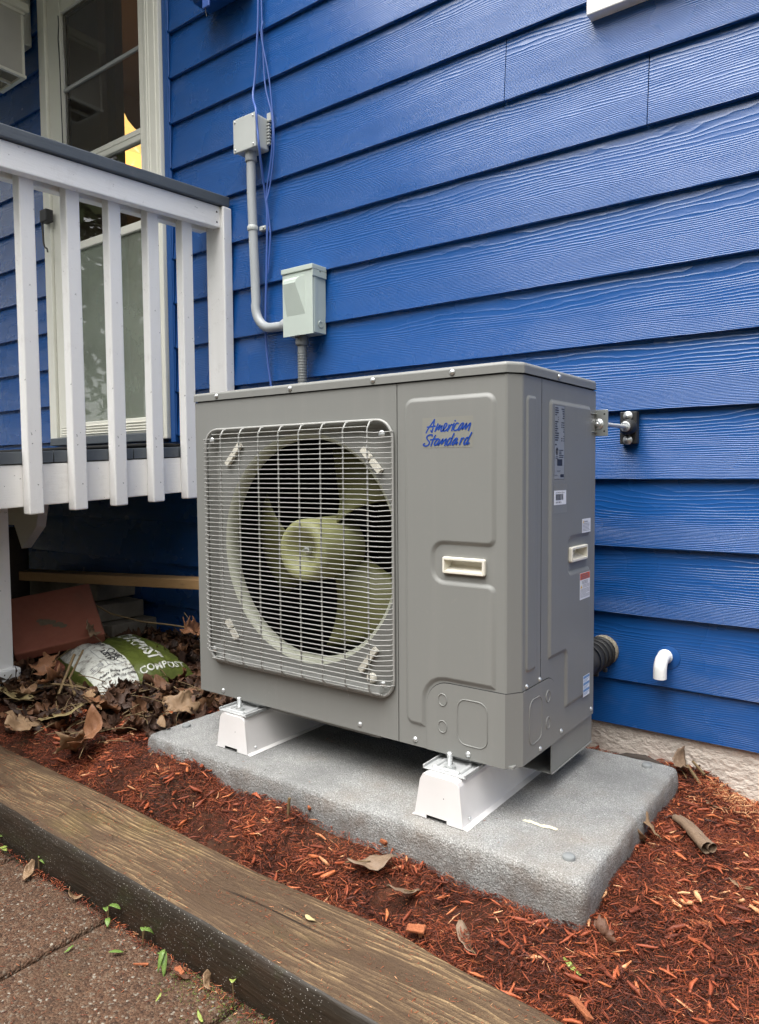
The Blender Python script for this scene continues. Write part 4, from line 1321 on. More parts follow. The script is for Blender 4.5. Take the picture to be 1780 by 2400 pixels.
# recessed handles
def handle(u0, u1, v0, v1, fm, name='handle'):
    mb = MB()
    o1 = rounded([(u0, v0), (u1, v0), (u1, v1), (u0, v1)], .004, 3)
    o2 = rounded([(u0, v0), (u1, v0), (u1, v1), (u0, v1)], .004, 3, .0015)
    i1 = rounded([(u0, v0), (u1, v0), (u1, v1), (u0, v1)], .004, 3, .0055)
    i2 = rounded([(u0 + .004, v0 + .010), (u1 - .004, v0 + .010), (u1 - .004, v1 - .001), (u0 + .004, v1 - .001)], .003, 3, .005)
    rings = [[fm(u, v, 0) for u, v in o1], [fm(u, v, .0062) for u, v in o1], [fm(u, v, .0078) for u, v in o2], [fm(u, v, .0078) for u, v in i1], [fm(u, v, .0045) for u, v in i1], [fm(u, v, -.018) for u, v in i2]]
    n = len(o1)
    mb.add([p for r in rings for p in r], [(i * n + k, i * n + (k + 1) % n, (i + 1) * n + (k + 1) % n, (i + 1) * n + k) for i in range(5) for k in range(n)])
    mb.add(rings[-1], [list(range(n))])
    mb.build(name, M['clip'], hp)
handle(.776, .874, .380, .414, lambda u, v, h: P_(u, -h - .0002, v))
handle(.264, .361, .384, .418, lambda u, v, h: P_(XS + h + .0002, u, v))
# mounting feet (pressed steel flanges under the base) with studs and nuts
def foot(xc, w=.10):
    mb = MB()
    x0, x1 = xc - w / 2, xc + w / 2
    mb.bbox(UX + x0, UX + x1, UY - .052, UY + .47, UZ - .0185, UZ - .0155, .001)
    mb.bbox(UX + x0, UX + x0 + .003, UY - .052, UY + .02, UZ - .0153, UZ - .010, .0008); mb.bbox(UX + x1 - .003, UX + x1, UY - .052, UY + .02, UZ - .0153, UZ - .010, .0008)
    mb.tube([P_(x0 + .02, -.040, -.0155), P_(x0 + .02, .0, -.0155), P_(x0 + .03, .03, -.0155)], .0045, 8)
    mb.tube([P_(x1 - .02, -.040, -.0155), P_(x1 - .02, .0, -.0155), P_(x1 - .03, .03, -.0155)], .0045, 8)
    mb.tube([P_(x0 + .02, -.040, -.0155), P_(x1 - .02, -.040, -.0155)], .0045, 8)
    mb.bbox(UX + x0 + .008, UX + x1 - .008, UY + .02, UY + .40, UZ - .0153, UZ + .001, .002)
    f = mb.build('mounting_foot', M['footmet'], hp)
    st = MB()
    st.lathe([(.013, 0), (.013, .0018), (0, .0018)], P_(xc, -.028, -.0155), (0, 0, 1), 18)
    st.lathe([(.0100, .0018), (.0100, .0095), (.006, .0095)], P_(xc, -.028, -.0155), (0, 0, 1), 6, smooth=False)
    st.build('nut', M['zinc'], f)
    sb = MB()
    sb.lathe([(.0052 + (.0007 if k % 2 else 0), .009 + k * .0014) for k in range(18)] + [(.004, .0345), (0, .0345)], P_(xc, -.028, -.0155), (0, 0, 1), 10, smooth=False)
    sb.build('stud', M['zinc'], f)
foot(.183)
foot(.806)
bp = MB()
bp.bbox(UX + .26, UX + .60, UY + .012, UY + .40, UZ - .011, UZ + .0005, .003)
bp.build('base_pan', M['cab'], hp)
rl = MB()
rl.bbox(UX + .86, UX + XS - .003, UY + .19, UY + .43, UZ - .0720, UZ - .0700, .0008)
rl.bbox(UX + XS - .0085, UX + XS - .006, UY + .19, UY + .43, UZ - .0698, UZ + .0005, .0008)
rl.build('base_rail', M['cab'], hp)

# lettering and stickers
lf = .0047 + .0001
MB().add([P_(*p) for p in ((.727, -lf, .637), (.8465, -lf, .636), (.8475, -lf, .6985), (.728, -lf, .6985))], [(0, 1, 2, 3)]).build('logo_film', M['film'], hp)
LOGO = [[(245, 540), (300, 440), (400, 310), (490, 185)], [(490, 185), (465, 330), (440, 430), (415, 530), (385, 480)], [(280, 385), (390, 375), (510, 360)],
        [(590, 300), (540, 410), (500, 500)], [(500, 500), (590, 400), (650, 330), (625, 420), (600, 460)], [(600, 460), (660, 390), (710, 345), (685, 420), (670, 490), (700, 500), (760, 440), (830, 350), (835, 295), (800, 295), (760, 360), (735, 440), (745, 495), (800, 485), (870, 420)],
        [(905, 330), (875, 420), (855, 500)], [(855, 495), (920, 390), (965, 320), (985, 340), (1000, 330)], [(1040, 290), (1000, 390), (975, 490)], [(1070, 222)],
        [(1155, 295), (1110, 290), (1055, 370), (1030, 440), (1040, 480), (1090, 480), (1160, 440)], [(1295, 290), (1250, 300), (1180, 390), (1150, 460), (1180, 470), (1250, 390), (1300, 310)], [(1300, 300), (1265, 400), (1255, 460), (1330, 370), (1385, 290), (1360, 380), (1345, 450)],
        [(1345, 450), (1420, 360), (1490, 285), (1460, 400), (1430, 485)],
        [(420, 625), (425, 595), (370, 590), (300, 615), (265, 670), (290, 720), (340, 780), (330, 840), (270, 885), (190, 885), (165, 850), (205, 825)],
        [(515, 605), (450, 730), (405, 840), (390, 890)], [(375, 730), (480, 710), (600, 700)], [(625, 720), (570, 720), (500, 800), (480, 860), (520, 870), (590, 800), (640, 725)], [(635, 730), (590, 830), (590, 870), (670, 780), (735, 700), (700, 800), (690, 840)],
        [(690, 840), (760, 760), (830, 700), (800, 800), (780, 885)], [(965, 700), (920, 690), (860, 770), (835, 850), (850, 880), (900, 840), (970, 720), (1040, 565)], [(970, 720), (935, 820), (930, 860)],
        [(1125, 690), (1080, 700), (1010, 790), (985, 850), (1010, 865), (1080, 790), (1130, 700)], [(1130, 700), (1095, 800), (1090, 855), (1140, 800)], [(1250, 690), (1215, 780), (1190, 860)], [(1200, 830), (1260, 710), (1310, 690)],
        [(1430, 680), (1390, 680), (1330, 760), (1305, 840), (1330, 865), (1390, 800), (1440, 700), (1520, 545)], [(1440, 700), (1400, 810), (1385, 860), (1450, 825)]]
lg = MB()
for i, st_ in enumerate(LOGO):
    def fm(u, v, i=i):
        a = (u - 135) / 1415.0
        top = 145 - 60 * a; bot = 950 - 20 * a
        b = (v - top) / (bot - top)
        return P_(.7275 + a * .1195, -lf - .00012 - .00003 * i, .6985 - b * .062)
    stroke(lg, st_, 38, fm)
lg.build('lettering', M['logo'], hp, fix=False)
# rating plate etc on the side panel
SX = XS + .0046
def sq_s(mb, y0, y1, z0, z1, h, mi=0):
    mb.add([P_(SX + h, y0, z0), P_(SX + h, y1, z0), P_(SX + h, y1, z1), P_(SX + h, y0, z1)], [(0, 1, 2, 3)], mi)
def side_text(mb, body, y, z, size, h, mi=0, sx=1.0, bold=0.0):
    vs, fs = text_mesh(body, size, 0, bold)
    mb.add([P_(SX + h, y + v.x * sx, z + v.y) for v in vs], fs, mi)
rp = MB()
sq_s(rp, .1715, .224, .570, .7255, .0001)
rp.build('rating_plate', M['plate'], hp, fix=False)
ri = MB()
r_ = random.Random(5)
for y0, y1 in ((.1715, .1720), (.2235, .224)): sq_s(ri, y0, y1, .570, .7255, .0003)
for z0, z1 in ((.570, .5705), (.725, .7255)): sq_s(ri, .1721, .2234, z0, z1, .0003)
z = .7185
for i in range(17):
    if i not in (4, 5, 15):
        sq_s(ri, .1745, .1745 + r_.uniform(.008, .021), z, z + .0026, .0003)
    if i in (4, 5): sq_s(ri, .189, .192, z, z + .0026, .0003)
    if i in (0, 1, 2, 3, 4, 6, 7, 8, 9, 10, 12, 13, 14): sq_s(ri, .2225 - r_.uniform(.003, .010 if i > 0 else .02), .2225, z - .001, z + .0014, .0003)
    if i in (6, 7, 8, 13, 14): sq_s(ri, .207, .213, z - .0008, z + .0015, .0003)
    z -= .0048
for i in range(5): sq_s(ri, .196, .196 + r_.uniform(.010, .024), .6305 - i * .0038, .6323 - i * .0038, .0003)
mbk = [P_(SX + .0003, .184 + .0055 * math.cos(2 * math.pi * k / 16), .629 + .0075 * math.sin(2 * math.pi * k / 16)) for k in range(16)]
ri.tube(mbk, .0006, 4, closed=True)
sq_s(ri, .1815, .1865, .624, .634, .0003)
for i in range(2): sq_s(ri, .178, .190, .6165 - .0038 * i, .618 - .0038 * i, .0003)
sq_s(ri, .186, .213, .5985, .6125, .0003)
side_text(ri, 'Tested 208', .184, .586, .0042, .0003)
side_text(ri, 'Made in', .177, .577, .0036, .0003)
sq_s(ri, .203, .222, .574, .5805, .0003)
ri.build('plate_print', M['ink'], hp, fix=False)
sl = MB()
sq_s(sl, .168, .241, .498, .560, .0001)
sl.build('serial_film', M['film'], hp, fix=False)
s2 = MB(); sq_s(s2, .170, .235, .5155, .5460, .0004); s2.build('serial_label', M['paper'], hp, fix=False)
s3 = MB()
side_text(s3, 'Serial Number for Warranty', .178, .5405, .0040, .0007, 0, 1.05)
y = .179
r_ = random.Random(3)
while y < .218:
    w_ = r_.choice((.0004, .0007, .0012)); sq_s(s3, y, y + w_, .5255, .5385, .0007); y += w_ + r_.choice((.0005, .0009))
side_text(s3, '24051 9BD23', .178, .5190, .0050, .0007, 0, 1.1)
s3.build('serial_print', M['ink'], hp, fix=False)
wn = MB(); sq_s(wn, .330, .383, .4455, .4775, .0002); wn.build('warning_sticker', M['paper'], hp, fix=False)
wp = MB()
side_text(wp, 'WARNING', .342, .4690, .0048, .0005, 0, 1.0, .0001)
for i in range(6): sq_s(wp, .334, .334 + r_.uniform(.036, .046), .4655 - .0032 * i, .4664 - .0032 * i, .0005)
wp.build('warning_print', M['greyink'], hp, fix=False)
tr = MB(); tr.add([P_(SX + .0005, .333, .4682), P_(SX + .0005, .340, .4682), P_(SX + .0005, .3365, .4755)], [(0, 1, 2)]); tr.build('warning_triangle', M['yellow'], hp, fix=False)
os_ = MB(); sq_s(os_, .319, .3815, .292, .3535, .0002); os_.build('caution_sticker', M['paper'], hp, fix=False)
ob = MB(); sq_s(ob, .3205, .380, .3375, .3525, .0004); ob.build('caution_band', M['orange'], hp, fix=False)
op = MB()
for i in range(3): sq_s(op, .326 + .004 * (i % 2), .374 - .003 * i, .3395 + .0042 * i, .3413 + .0042 * i, .0006)
for i in range(3): sq_s(op, .332, .368, .3335 - .0028 * i, .3345 - .0028 * i, .0005)
for i in range(3): sq_s(op, .337, .378, .3245 - .0026 * i, .3252 - .0026 * i, .0005)
for i in range(8): sq_s(op, .322, .378 - .02 * (i == 4), .3150 - .0026 * i, .3157 - .0026 * i, .0005)
op.build('caution_print', M['greyink'], hp, fix=False)
tr = MB(); tr.add([P_(SX + .0005, .322, .3185), P_(SX + .0005, .333, .3185), P_(SX + .0005, .3275, .3265)], [(0, 1, 2)]); tr.build('caution_triangle', M['yellow'], hp, fix=False)
bs = MB(); sq_s(bs, .344, .385, .060, .110, .0002); bs.build('info_sticker', M['paper'], hp, fix=False)
bb = MB()
for i in range(3): sq_s(bb, .3455, .3835, .1025 - .0155 * i, .1085 - .0155 * i, .0004)
for i in range(3):
    for j in range(3): sq_s(bb, .347, .381 - .006 * j, .0995 - .0155 * i - .0022 * j, .1003 - .0155 * i - .0022 * j, .0004)
bb.build('info_print', M['sblue'], hp, fix=False)

# ================================================================== RISERS
PADZ = .200
RT = UZ - .0188
def riser(xl, xr, yf, label):
    """tapered folded-steel riser: end plate, sloping sides with small feet"""
    t = thing('riser', label, 'riser', ((xl + xr) / 2, yf + .2, PADZ), 'white risers under the heat pump')
    xb0, xb1 = xl - .012, xr + .006
    yb = yf + .52
    h = RT - PADZ
    mb = MB()
    prof = [(xb0 - .010, PADZ + .0008), (xb0, PADZ + .003), (xl + .001, RT - .012), (xl + .004, RT - .004), (xl + .012, RT - .0003), (xr - .012, RT - .0003), (xr - .004, RT - .004), (xr - .001, RT - .012), (xb1, PADZ + .003), (xb1 + .012, PADZ + .0008)]
    vs = [(x, y, z) for y in (yf + .002, yb) for x, z in prof]
    n = len(prof)
    mb.add(vs, [(i, i + 1, n + i + 1, n + i) for i in range(n - 1)])
    o = mb.build('channel', M['riser'], t)
    s = o.modifiers.new('thick', 'SOLIDIFY'); s.thickness = .0016
    ep = MB()
    ins = lambda x: x
    pts = [(xb0 - .003, PADZ + .0015), (xb0 + .026, PADZ + .0015), (xb0 + .026, PADZ + .009), (xb1 - .034, PADZ + .009), (xb1 - .034, PADZ + .0015), (xb1 + .003, PADZ + .0015), (xr + .001, RT - .014), (xr - .004, RT - .006), (xr - .014, RT - .0022), (xl + .014, RT - .0022), (xl + .004, RT - .006), (xl - .001, RT - .014)]
    ep.prism(pts, lambda u, v: (u, yf, v), lambda u, v: (u, yf + .0018, v))
    ep.build('end_plate', M['riser'], t)
    for x, z in (((xl + xr) / 2 + .01, PADZ + h * .55),):
        MB().lathe([(.0012, 0), (0, .0002)], (x, yf - .0001, z), (0, -1, 0), 6).build('rivet_hole', M['dark'], t)
    MB().lathe([(.004, 0), (.0035, .002), (0, .0025)], (xb1 + .0015, yf + .03, PADZ + .013), (1, 0, .12), 8).build('screw', M['zinc'], t)
    return t
riser(-.138, -.050, -.692, 'white metal riser under the fan grille end of the heat pump')
riser(.482, .572, -.706, 'white metal riser under the corner cover end of the heat pump')

# ================================================================== PAD
pad = thing('concrete_pad', 'speckled grey rectangular equipment pad under the heat pump', 'pad', (.24, -.44, .13))
px0, px1, py0, py1 = -.380, .842, -.748, -.136
pb = MB()
prof = [(.004, .095), (.002, .135), (.0, .165), (.001, .176), (.0035, .1905), (.0075, .1965), (.013, .1993), (.019, .2000), (.06, .2000)]
rings = []
per_n = 300
for ins, z in prof:
    r = []
    pts = rounded([(px0, py0), (px1, py0), (px1, py1), (px0, py1)], .016, 6, ins)
    # resample evenly
    L = [0.0]
    for i in range(len(pts)):
        a, b = pts[i], pts[(i + 1) % len(pts)]
        L.append(L[-1] + math.hypot(b[0] - a[0], b[1] - a[1]))
    for k in range(per_n):
        s = L[-1] * k / per_n
        i = max(j for j in range(len(pts)) if L[j] <= s + 1e-12)
        a, b = pts[i], pts[(i + 1) % len(pts)]
        t = (s - L[i]) / max(L[i + 1] - L[i], 1e-9)
        x, y = a[0] + (b[0] - a[0]) * t, a[1] + (b[1] - a[1]) * t
        if z < .1995:
            w_ = .0022 * noise.noise((x * 20, y * 20, z * 30)) + .0016 * noise.noise((x * 80, y * 80, z * 80))
            cx, cy = (px0 + px1) / 2, (py0 + py1) / 2
            if abs(x - cx) / (px1 - px0) > abs(y - cy) / (py1 - py0): x += w_ * (1 if x > cx else -1)
            else: y += w_ * (1 if y > cy else -1)
        r.append((x, y, z + (.0012 * noise.noise((x * 50, y * 50, 2)) if z < .1995 and z > .17 else 0)))
    rings.append(r)
n_ = per_n
pb.add([p for r in rings for p in r], [(i * n_ + k, i * n_ + (k + 1) % n_, (i + 1) * n_ + (k + 1) % n_, (i + 1) * n_ + k) for i in range(len(rings) - 1) for k in range(n_)], 0, True)
pb.add(rings[-1], [list(range(n_))], 0, True)
pb.build('slab', M['pad'], pad)
for x, y in ((.787, -.681), (.778, -.183), (-.335, -.645), (-.33, -.19)):
    MB().lathe([(.0115, -.001), (.0115, .005), (.010, .0065), (0, .007)], (x, y, .2), (0, 0, 1), 18).build('plug', M['plug'], pad)
sm_ = MB()
for i in range(8):
    x = .665 + .008 * i; y = -.598 + .0025 * math.sin(i * 1.3)
    sm_.add([(x - .009, y - .003, .2012), (x + .008, y - .0045 - .001 * (i % 3), .2012), (x + .009, y + .0035, .2012), (x - .006, y + .005 + .001 * (i % 2), .2012)], [(0, 1, 2, 3)])
    for v in range(len(sm_.v) - 4, len(sm_.v)):
        p = sm_.v[v]; sm_.v[v] = (p[0], p[1], .2012 + .00015 * i)
sm_.build('glue_smear', M['smear'], pad)

# ================================================================== TIMBER
tb = MB()
far = [(-1.6, -.872), (-.914, -.881), (-.722, -.888), (-.522, -.888), (-.32, -.893), (-.137, -.899), (.04, -.907), (.216, -.914), (.34, -.914), (.462, -.909), (.55, -.905), (.631, -.916), (.739, -.924), (.898, -.934), (1.6, -.95)]
fx = [p[0] for p in far]; fy = [p[1] for p in far]
nx_ = 240
xs_ = np.linspace(-1.6, 1.6, nx_)
rows = []
for x in xs_:
    yb_ = float(np.interp(x, fx, fy)) + .002 * noise.noise((x * 9, 0, 1))
    yn = -1.0898 - .0212 * x - .004 * noise.noise((x * 5, 3, 1)) - .002 * noise.noise((x * 17, 3, 7))
    zt = .1 + .0018 * noise.noise((x * 4, 2, 2))
    dv = lambda a, s: a * noise.noise((x * s, a * 900, 4))
    row = [(yb_ + .004, -.05), (yb_ + .004, zt - .025), (yb_ + .001, zt - .008), (yb_ - .006 + dv(.002, 11), zt - .0015)]
    for t in (.12, .22, .32, .42, .52, .62, .72, .82, .91):
        row.append((yb_ + (yn - yb_) * t, zt + .0028 * noise.noise((x * 7, t * 9, 5)) + .0012 * noise.noise((x * 4, t * 55, 6))))
    row += [(yn + .006 + dv(.002, 13), zt - .0015), (yn + .001, zt - .007 + dv(.003, 12)), (yn - .001 + dv(.003, 9), zt - .03), (yn + dv(.004, 8), zt - .065), (yn + .003, -.02)]
    rows.append([(x, y, z) for y, z in row])
m_ = len(rows[0])
tb.add([p for r in rows for p in r], [(i * m_ + j, i * m_ + j + 1, (i + 1) * m_ + j + 1, (i + 1) * m_ + j) for i in range(nx_ - 1) for j in range(m_ - 1)], 0, True)
tb.add(rows[0], [list(range(m_))]); tb.add(rows[-1], [list(range(m_))[::-1]])
fi = 0
for i in range(nx_ - 1):
    for j in range(m_ - 1):
        if j >= m_ - 5: tb.mi[fi] = 1
        fi += 1
tbo = tb.build('landscape_timber', [M['ttop'], M['tside']], None, (0, -1.0, 0))
tag(tbo, 'weathered brown landscape timber with dark algae face edging the mulch bed', 'timber')

# ================================================================== DECK
SH = .048
deck = thing('deck', 'white painted wooden deck side with balusters and slate grey rail cap', 'deck', (-.95, -.5, .8))
def dbox(name, mat, x0, x1, y0, y1, z0, z1, b=.003, par=deck):
    return MB().bbox(x0, x1, y0, y1, z0, z1, b, shear=SH).build(name, mat, par, ((x0 + x1) / 2, (y0 + y1) / 2, (z0 + z1) / 2))
YE = -2.3
dbox('rim_board', M['whiteh'], -.955, -.917, YE, -.06, .8395, .9685)
k = 0
y = -.1
while y > YE:
    w_ = .0955 if k % 1 == 0 else .14
    dbox('deck_board', M['deckgrey'], -4.1, -.914 + random.uniform(-.003, .003), y - w_ + .002, y - .001, .9715, 1.0085, .002)
    y -= w_ + .0015; k += 1
MB().bbox(-2.2, -.935, -.30, -.062, 1.001, 1.012, .004).build('door_mat', M['mat'], deck)
MB().bbox(-1.5, -.93, YE, -.301, 1.012 + SH * -.8 - .001, 1.020 + SH * -.8, .003, shear=0.0).build('runner_mat', M['mat'], deck) if False else None
dbox('added_skirt_board', M['whiteh'], -4.1, -2.2, YE + .02, YE + .05, .25, .965)  # unseen skirts added to keep light out from under the deck
dbox('added_skirt_board', M['whiteh'], -4.14, -4.105, YE + .06, -.06, .25, .965)
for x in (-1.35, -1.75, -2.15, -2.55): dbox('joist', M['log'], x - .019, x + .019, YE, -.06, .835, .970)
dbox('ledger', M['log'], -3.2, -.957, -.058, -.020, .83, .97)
bal = None
for yb in (-.2565, -.3100 - .0, ): pass
for i, yc in enumerate((-.1835 - 0.0, -.3135, -.4635, -.6115, -.7585, -.9050, -1.052, -1.199, -1.346, -1.493, -1.64, -1.787, -1.934, -2.081)):
    s_ = .0265
    mb = MB(); mb.bbox(-.9165, -.8785, yc - .0265 + .003, yc + .0265 - .003, .8165, 1.860, .004, shear=SH)
    if i == 0: continue
    mb.build('baluster', M['white'], deck, (-.897, yc, 1.3))
mb = MB(); mb.bbox(-.9165, -.8785, -.1905, -.1430, .8165, 1.860, .004, shear=SH); mb.build('baluster', M['white'], deck, (-.897, -.17, 1.3))
dbox('top_rail', M['whiteh'], -.8775, -.842, YE, -.0415, 1.817, 1.8945, .003)
dbox('inner_rail', M['whiteh'], -.955, -.918, YE, -.0415, 1.817, 1.8945, .003)
dbox('rail_cap', M['deckgrey'], -.975, -.828, YE, -.006, 1.8965, 1.9345, .004)
MB().bbox(-.925, -.826, -.0405, .001, .84, 1.893, .004).build('wall_post', M['white'], deck, (-.87, -.02, 1.3))
po_ = MB()
po_.bbox(-1.275, -1.185, -.785, -.695, .20, .80, .004); po_.bbox(-1.292, -1.168, -.802, -.678, .17, .245, .006)
po_.build('support_post', M['white'], deck, (-1.23, -.74, .5))
br = MB()
br.prism([(-1.9, .80), (-1.42, .80), (-1.45, .70), (-1.567, .609), (-1.62, .70), (-1.9, .70)], lambda u, v: (u, -.46, v), lambda u, v: (u, -.422, v))
br.build('brace', M['white'], deck)
for yy in (-.0425,):
    for z in (1.835, 1.872): MB().lathe([(.004, 0), (0, .001)], (-.8418, -.058, z - .003), (1, 0, 0), 8).build('nail_head', M['log'], deck)

# ================================================================== STUFF UNDER THE DECK
def obox(name, mat, c, size, rot, b=.004, label=None, cat=None, group=None):
    """box of the given size, rotated (xyz euler), centred at c"""
    mtx = Matrix.Translation(Vector(c)) @ rot.to_4x4()
    mb = MB(); mb.bbox(-size[0] / 2, size[0] / 2, -size[1] / 2, size[1] / 2, -size[2] / 2, size[2] / 2, b, mat=mtx)
    o = mb.build(name, mat, None, c)
    if label: tag(o, label, cat, group)
    return o
# red paver from three measured corners
Nn, Rr, Bb = Vector((-1.255, -.643, .272)), Vector((-1.13, -.365, .312)), Vector((-1.374, -.309, .465))
ex = (Rr - Nn).normalized(); ey = (Bb - Rr); ey = (ey - ex * ey.dot(ex)).normalized(); ez = ex.cross(ey)
if ez.z < 0: ez = -ez
rot = Matrix((ex, ey, ez)).transposed()
if rot.determinant() < 0:
    ey = -ey; rot = Matrix((ex, -ey, ez)).transposed()
cen = Nn + (Rr - Nn) / 2 + (Bb - Rr) / 2 - ez * .021
rp_ = thing('red_paver', 'square red concrete paver tilted against the bare plank under the deck', 'paver', tuple(cen))
mtx = Matrix.Translation(cen) @ rot.to_4x4()
mb = MB(); mb.bbox(-.153, .153, -.148, .148, -.021, .021, .006, mat=mtx); mb.build('slab', M['redpaver'], rp_)
mud = MB()
for (cx_, cy_, r_) in ((-.035, -.02, .022), (-.012, -.028, .016), (.008, -.047, .018), (.022, -.060, .014), (-.05, -.006, .012)):
    n_ = 14
    ring = [mtx @ Vector((cx_ + r_ * (1 + .3 * noise.noise((k * .9, cx_ * 50, 0))) * math.cos(2 * math.pi * k / n_), cy_ + r_ * .7 * (1 + .3 * noise.noise((k * .7, cy_ * 50, 3))) * math.sin(2 * math.pi * k / n_), .0212)) for k in range(n_)]
    top = mtx @ Vector((cx_, cy_, .0212 + .004 + cx_ * .01))
    mud.add(ring + [top], [(k, (k + 1) % n_, n_) for k in range(n_)], 0, True)
mud.build('mud_patch', M['drymud'], rp_)
obox('pink_slab', M['redpaver'], (-1.33, -.50, .195), (.36, .24, .05), Matrix.Rotation(.25, 3, 'Z'), .005, 'flat dusty red slab lying under the tilted paver', 'paver')
obox('stone_slab', M['slab'], (-1.85, -.12, .40), (.72, .20, .07), Matrix.Rotation(.08, 3, 'Z'), .006, 'top grey stone slab of the stack behind the red paver', 'stone slab', 'grey slabs stacked under the deck')
obox('stone_slab', M['slab'], (-1.80, -.11, .325), (.80, .21, .07), Matrix.Rotation(-.05, 3, 'Z'), .006, 'middle grey stone slab of the stack behind the red paver', 'stone slab', 'grey slabs stacked under the deck')
obox('stone_slab', M['slab'], (-1.74, -.12, .25), (.80, .22, .07), Matrix.Rotation(.03, 3, 'Z'), .006, 'lowest grey stone slab of the stack behind the red paver', 'stone slab', 'grey slabs stacked under the deck')
d = Vector((-.91, -.29, 0)).normalized()
pc = Vector((-1.40, -.205, .472))
obox('bare_plank', M['pine'], tuple(pc), (1.95, .085, .038), Matrix.Rotation(math.atan2(.29, .91), 3, 'Z'), .003, 'bare yellow pine plank lying under the deck behind the red paver', 'plank')
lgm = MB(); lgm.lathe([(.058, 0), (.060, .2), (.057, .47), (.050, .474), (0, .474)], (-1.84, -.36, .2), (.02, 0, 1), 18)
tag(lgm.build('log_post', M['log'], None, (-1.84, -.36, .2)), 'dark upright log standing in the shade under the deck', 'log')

# compost bag: pillow over s (towards the wall) and t (away from the pad)
bag = thing('compost_bag', 'green and white plastic compost bag lying in dead leaves by the deck', 'bag', (-1.06, -.37, .2))
B0 = Vector((-.815, -.615, .0)); BS = Vector((.03, .36, 0)); BT = Vector((-.49, .125, 0))
def bag_pt(s, t, top=True, off=0.0):
    u, v = 2 * s - 1, 2 * t - 1
    e = max(0.0, (1 - abs(u) ** 3.2)) ** .55 * max(0.0, (1 - abs(v) ** 3.2)) ** .55
    p = B0 + BS * s + BT * t
    pull = .030 * (1 - abs(u) ** 2 * abs(v) ** 2)
    # rounded outline: corners stay, sides bow outwards a little
    p += (BS.normalized() * (u * .014 * (1 - v * v)) + BT.normalized() * (v * .014 * (1 - u * u)))
    base = .185 + .045 * t * .4
    wr = .0085 * noise.noise((s * 6, t * 7, 1.5)) + .0055 * noise.noise((s * 17 + t * 9, t * 6, 4)) + .002 * noise.noise((s * 30, t * 30, 9))
    h = .082 * e + wr * (0.35 + .65 * min(1, e * 1.5)) * (1 if e > 0.02 else .3)
    p.z = base + (h if top else -.03 * e) + off
    return p
ns, ntt = 54, 60
bm_ = MB()
for top in (True, False):
    vs = [bag_pt(i / ns, j / ntt, top) for i in range(ns + 1) for j in range(ntt + 1)]
    fs = [(i * (ntt + 1) + j, (i + 1) * (ntt + 1) + j, (i + 1) * (ntt + 1) + j + 1, i * (ntt + 1) + j + 1) for i in range(ns) for j in range(ntt)]
    k0 = len(bm_.f)
    bm_.add(vs, fs, 0, True)
    if top:
        for q_, (i, j) in enumerate([(i, j) for i in range(ns) for j in range(ntt)]):
            if .045 < (i + .5) / ns < .405: bm_.mi[k0 + q_] = 1
bm_.build('sack', [M['bag'], M['bagw']], bag)
def bag_text(body, s0, t0, size, along, mat, name, bold=.0, sx=1.0, shear=0.0):
    vs, fs = text_mesh(body, 1.0, shear, bold)
    # subdivide long edges is not needed: letters are small next to the curvature
    out_v = []
    for v in vs:
        a, b = v.x * size * sx, v.y * size
        if along == 's': s, t = s0 + a / BS.length, t0 + b / BT.length
        else: s, t = s0 + b / BS.length, t0 - a / BT.length
        out_v.append(bag_pt(min(max(s, .01), .99), min(max(t, .01), .99), True, .0016))
    MB().add(out_v, fs).build(name, mat, bag, fix=False)
bag_text('COMPOST', .44, .045, .033, 's', M['bagw'], 'edge_lettering', .02, 1.12)
bag_text('COMPOST', .60, .80, .068, 't', M['bagw'], 'front_lettering', .03, 1.05)
bag_text('Organic', .335, .75, .030, 't', M['ink'], 'label_print')
bag_text('OMRI', .315, .46, .042, 't', M['ink'], 'label_print', .0, 1.15)
bag_text('LISTED', .275, .47, .024, 't', M['ink'], 'label_print', .035, 1.5)
bag_text('Adds bulky matter', .085, .115, .016, 's', M['ink'], 'label_print', .015, 1.0, .2)
bag_text('Builds health and quality', .085, .070, .014, 's', M['ink'], 'label_print', .015, .86, .2)
ln = MB()
r_ = random.Random(8)
def bag_quad(s0, s1, t0, t1):
    ln.add([bag_pt(s0, t0, True, .0015), bag_pt(s1, t0, True, .0015), bag_pt(s1, t1, True, .0015), bag_pt(s0, t1, True, .0015)], [(0, 1, 2, 3)])
for k in range(8): bag_quad(.07 + .04 * k, .11 + .04 * k, .192, .196)
for k in range(6): bag_quad(.217, .221, .20 + .06 * k, .26 + .06 * k)
for k in range(12): bag_quad(.085 + .009 * k, .085 + .009 * k + r_.choice((.003, .005)), .215, .275)
ln.build('label_lines', M['greyink'], bag, fix=False)

# ================================================================== LEAVES
def leaf_outline(kind, rr):
    pts = []
    if kind == 'maple':
        lob = [(-150, .45), (-118, .78), (-60, 1.0), (0, 1.12), (60, 1.0), (118, .78), (150, .45)]
        seq = []
        for i, (a, r) in enumerate(lob):
            seq += [(a - 17, r * .74), (a - 8, r * .90), (a, r), (a + 8, r * .90), (a + 17, r * .74)]
            if i < len(lob) - 1: seq.append(((a + lob[i + 1][0]) / 2, min(r, lob[i + 1][1]) * rr.uniform(.58, .74)))
        seq.append((180, .14))
        for a, r in seq:
            a += rr.uniform(-3, 3); r *= rr.uniform(.88, 1.08)
            pts.append((r * math.sin(math.radians(a)), r * math.cos(math.radians(a))))
    else:
        n = 22
        for k in range(n):
            a = 2 * math.pi * k / n
            w_ = .42 if kind == 'oval' else .24
            r = rr.uniform(.93, 1.05)
            pts.append((w_ * math.sin(a) * r * (1 + .12 * math.cos(a)), math.cos(a) * (1.0 if abs(math.cos(a)) < .95 else 1.08)))
    return pts
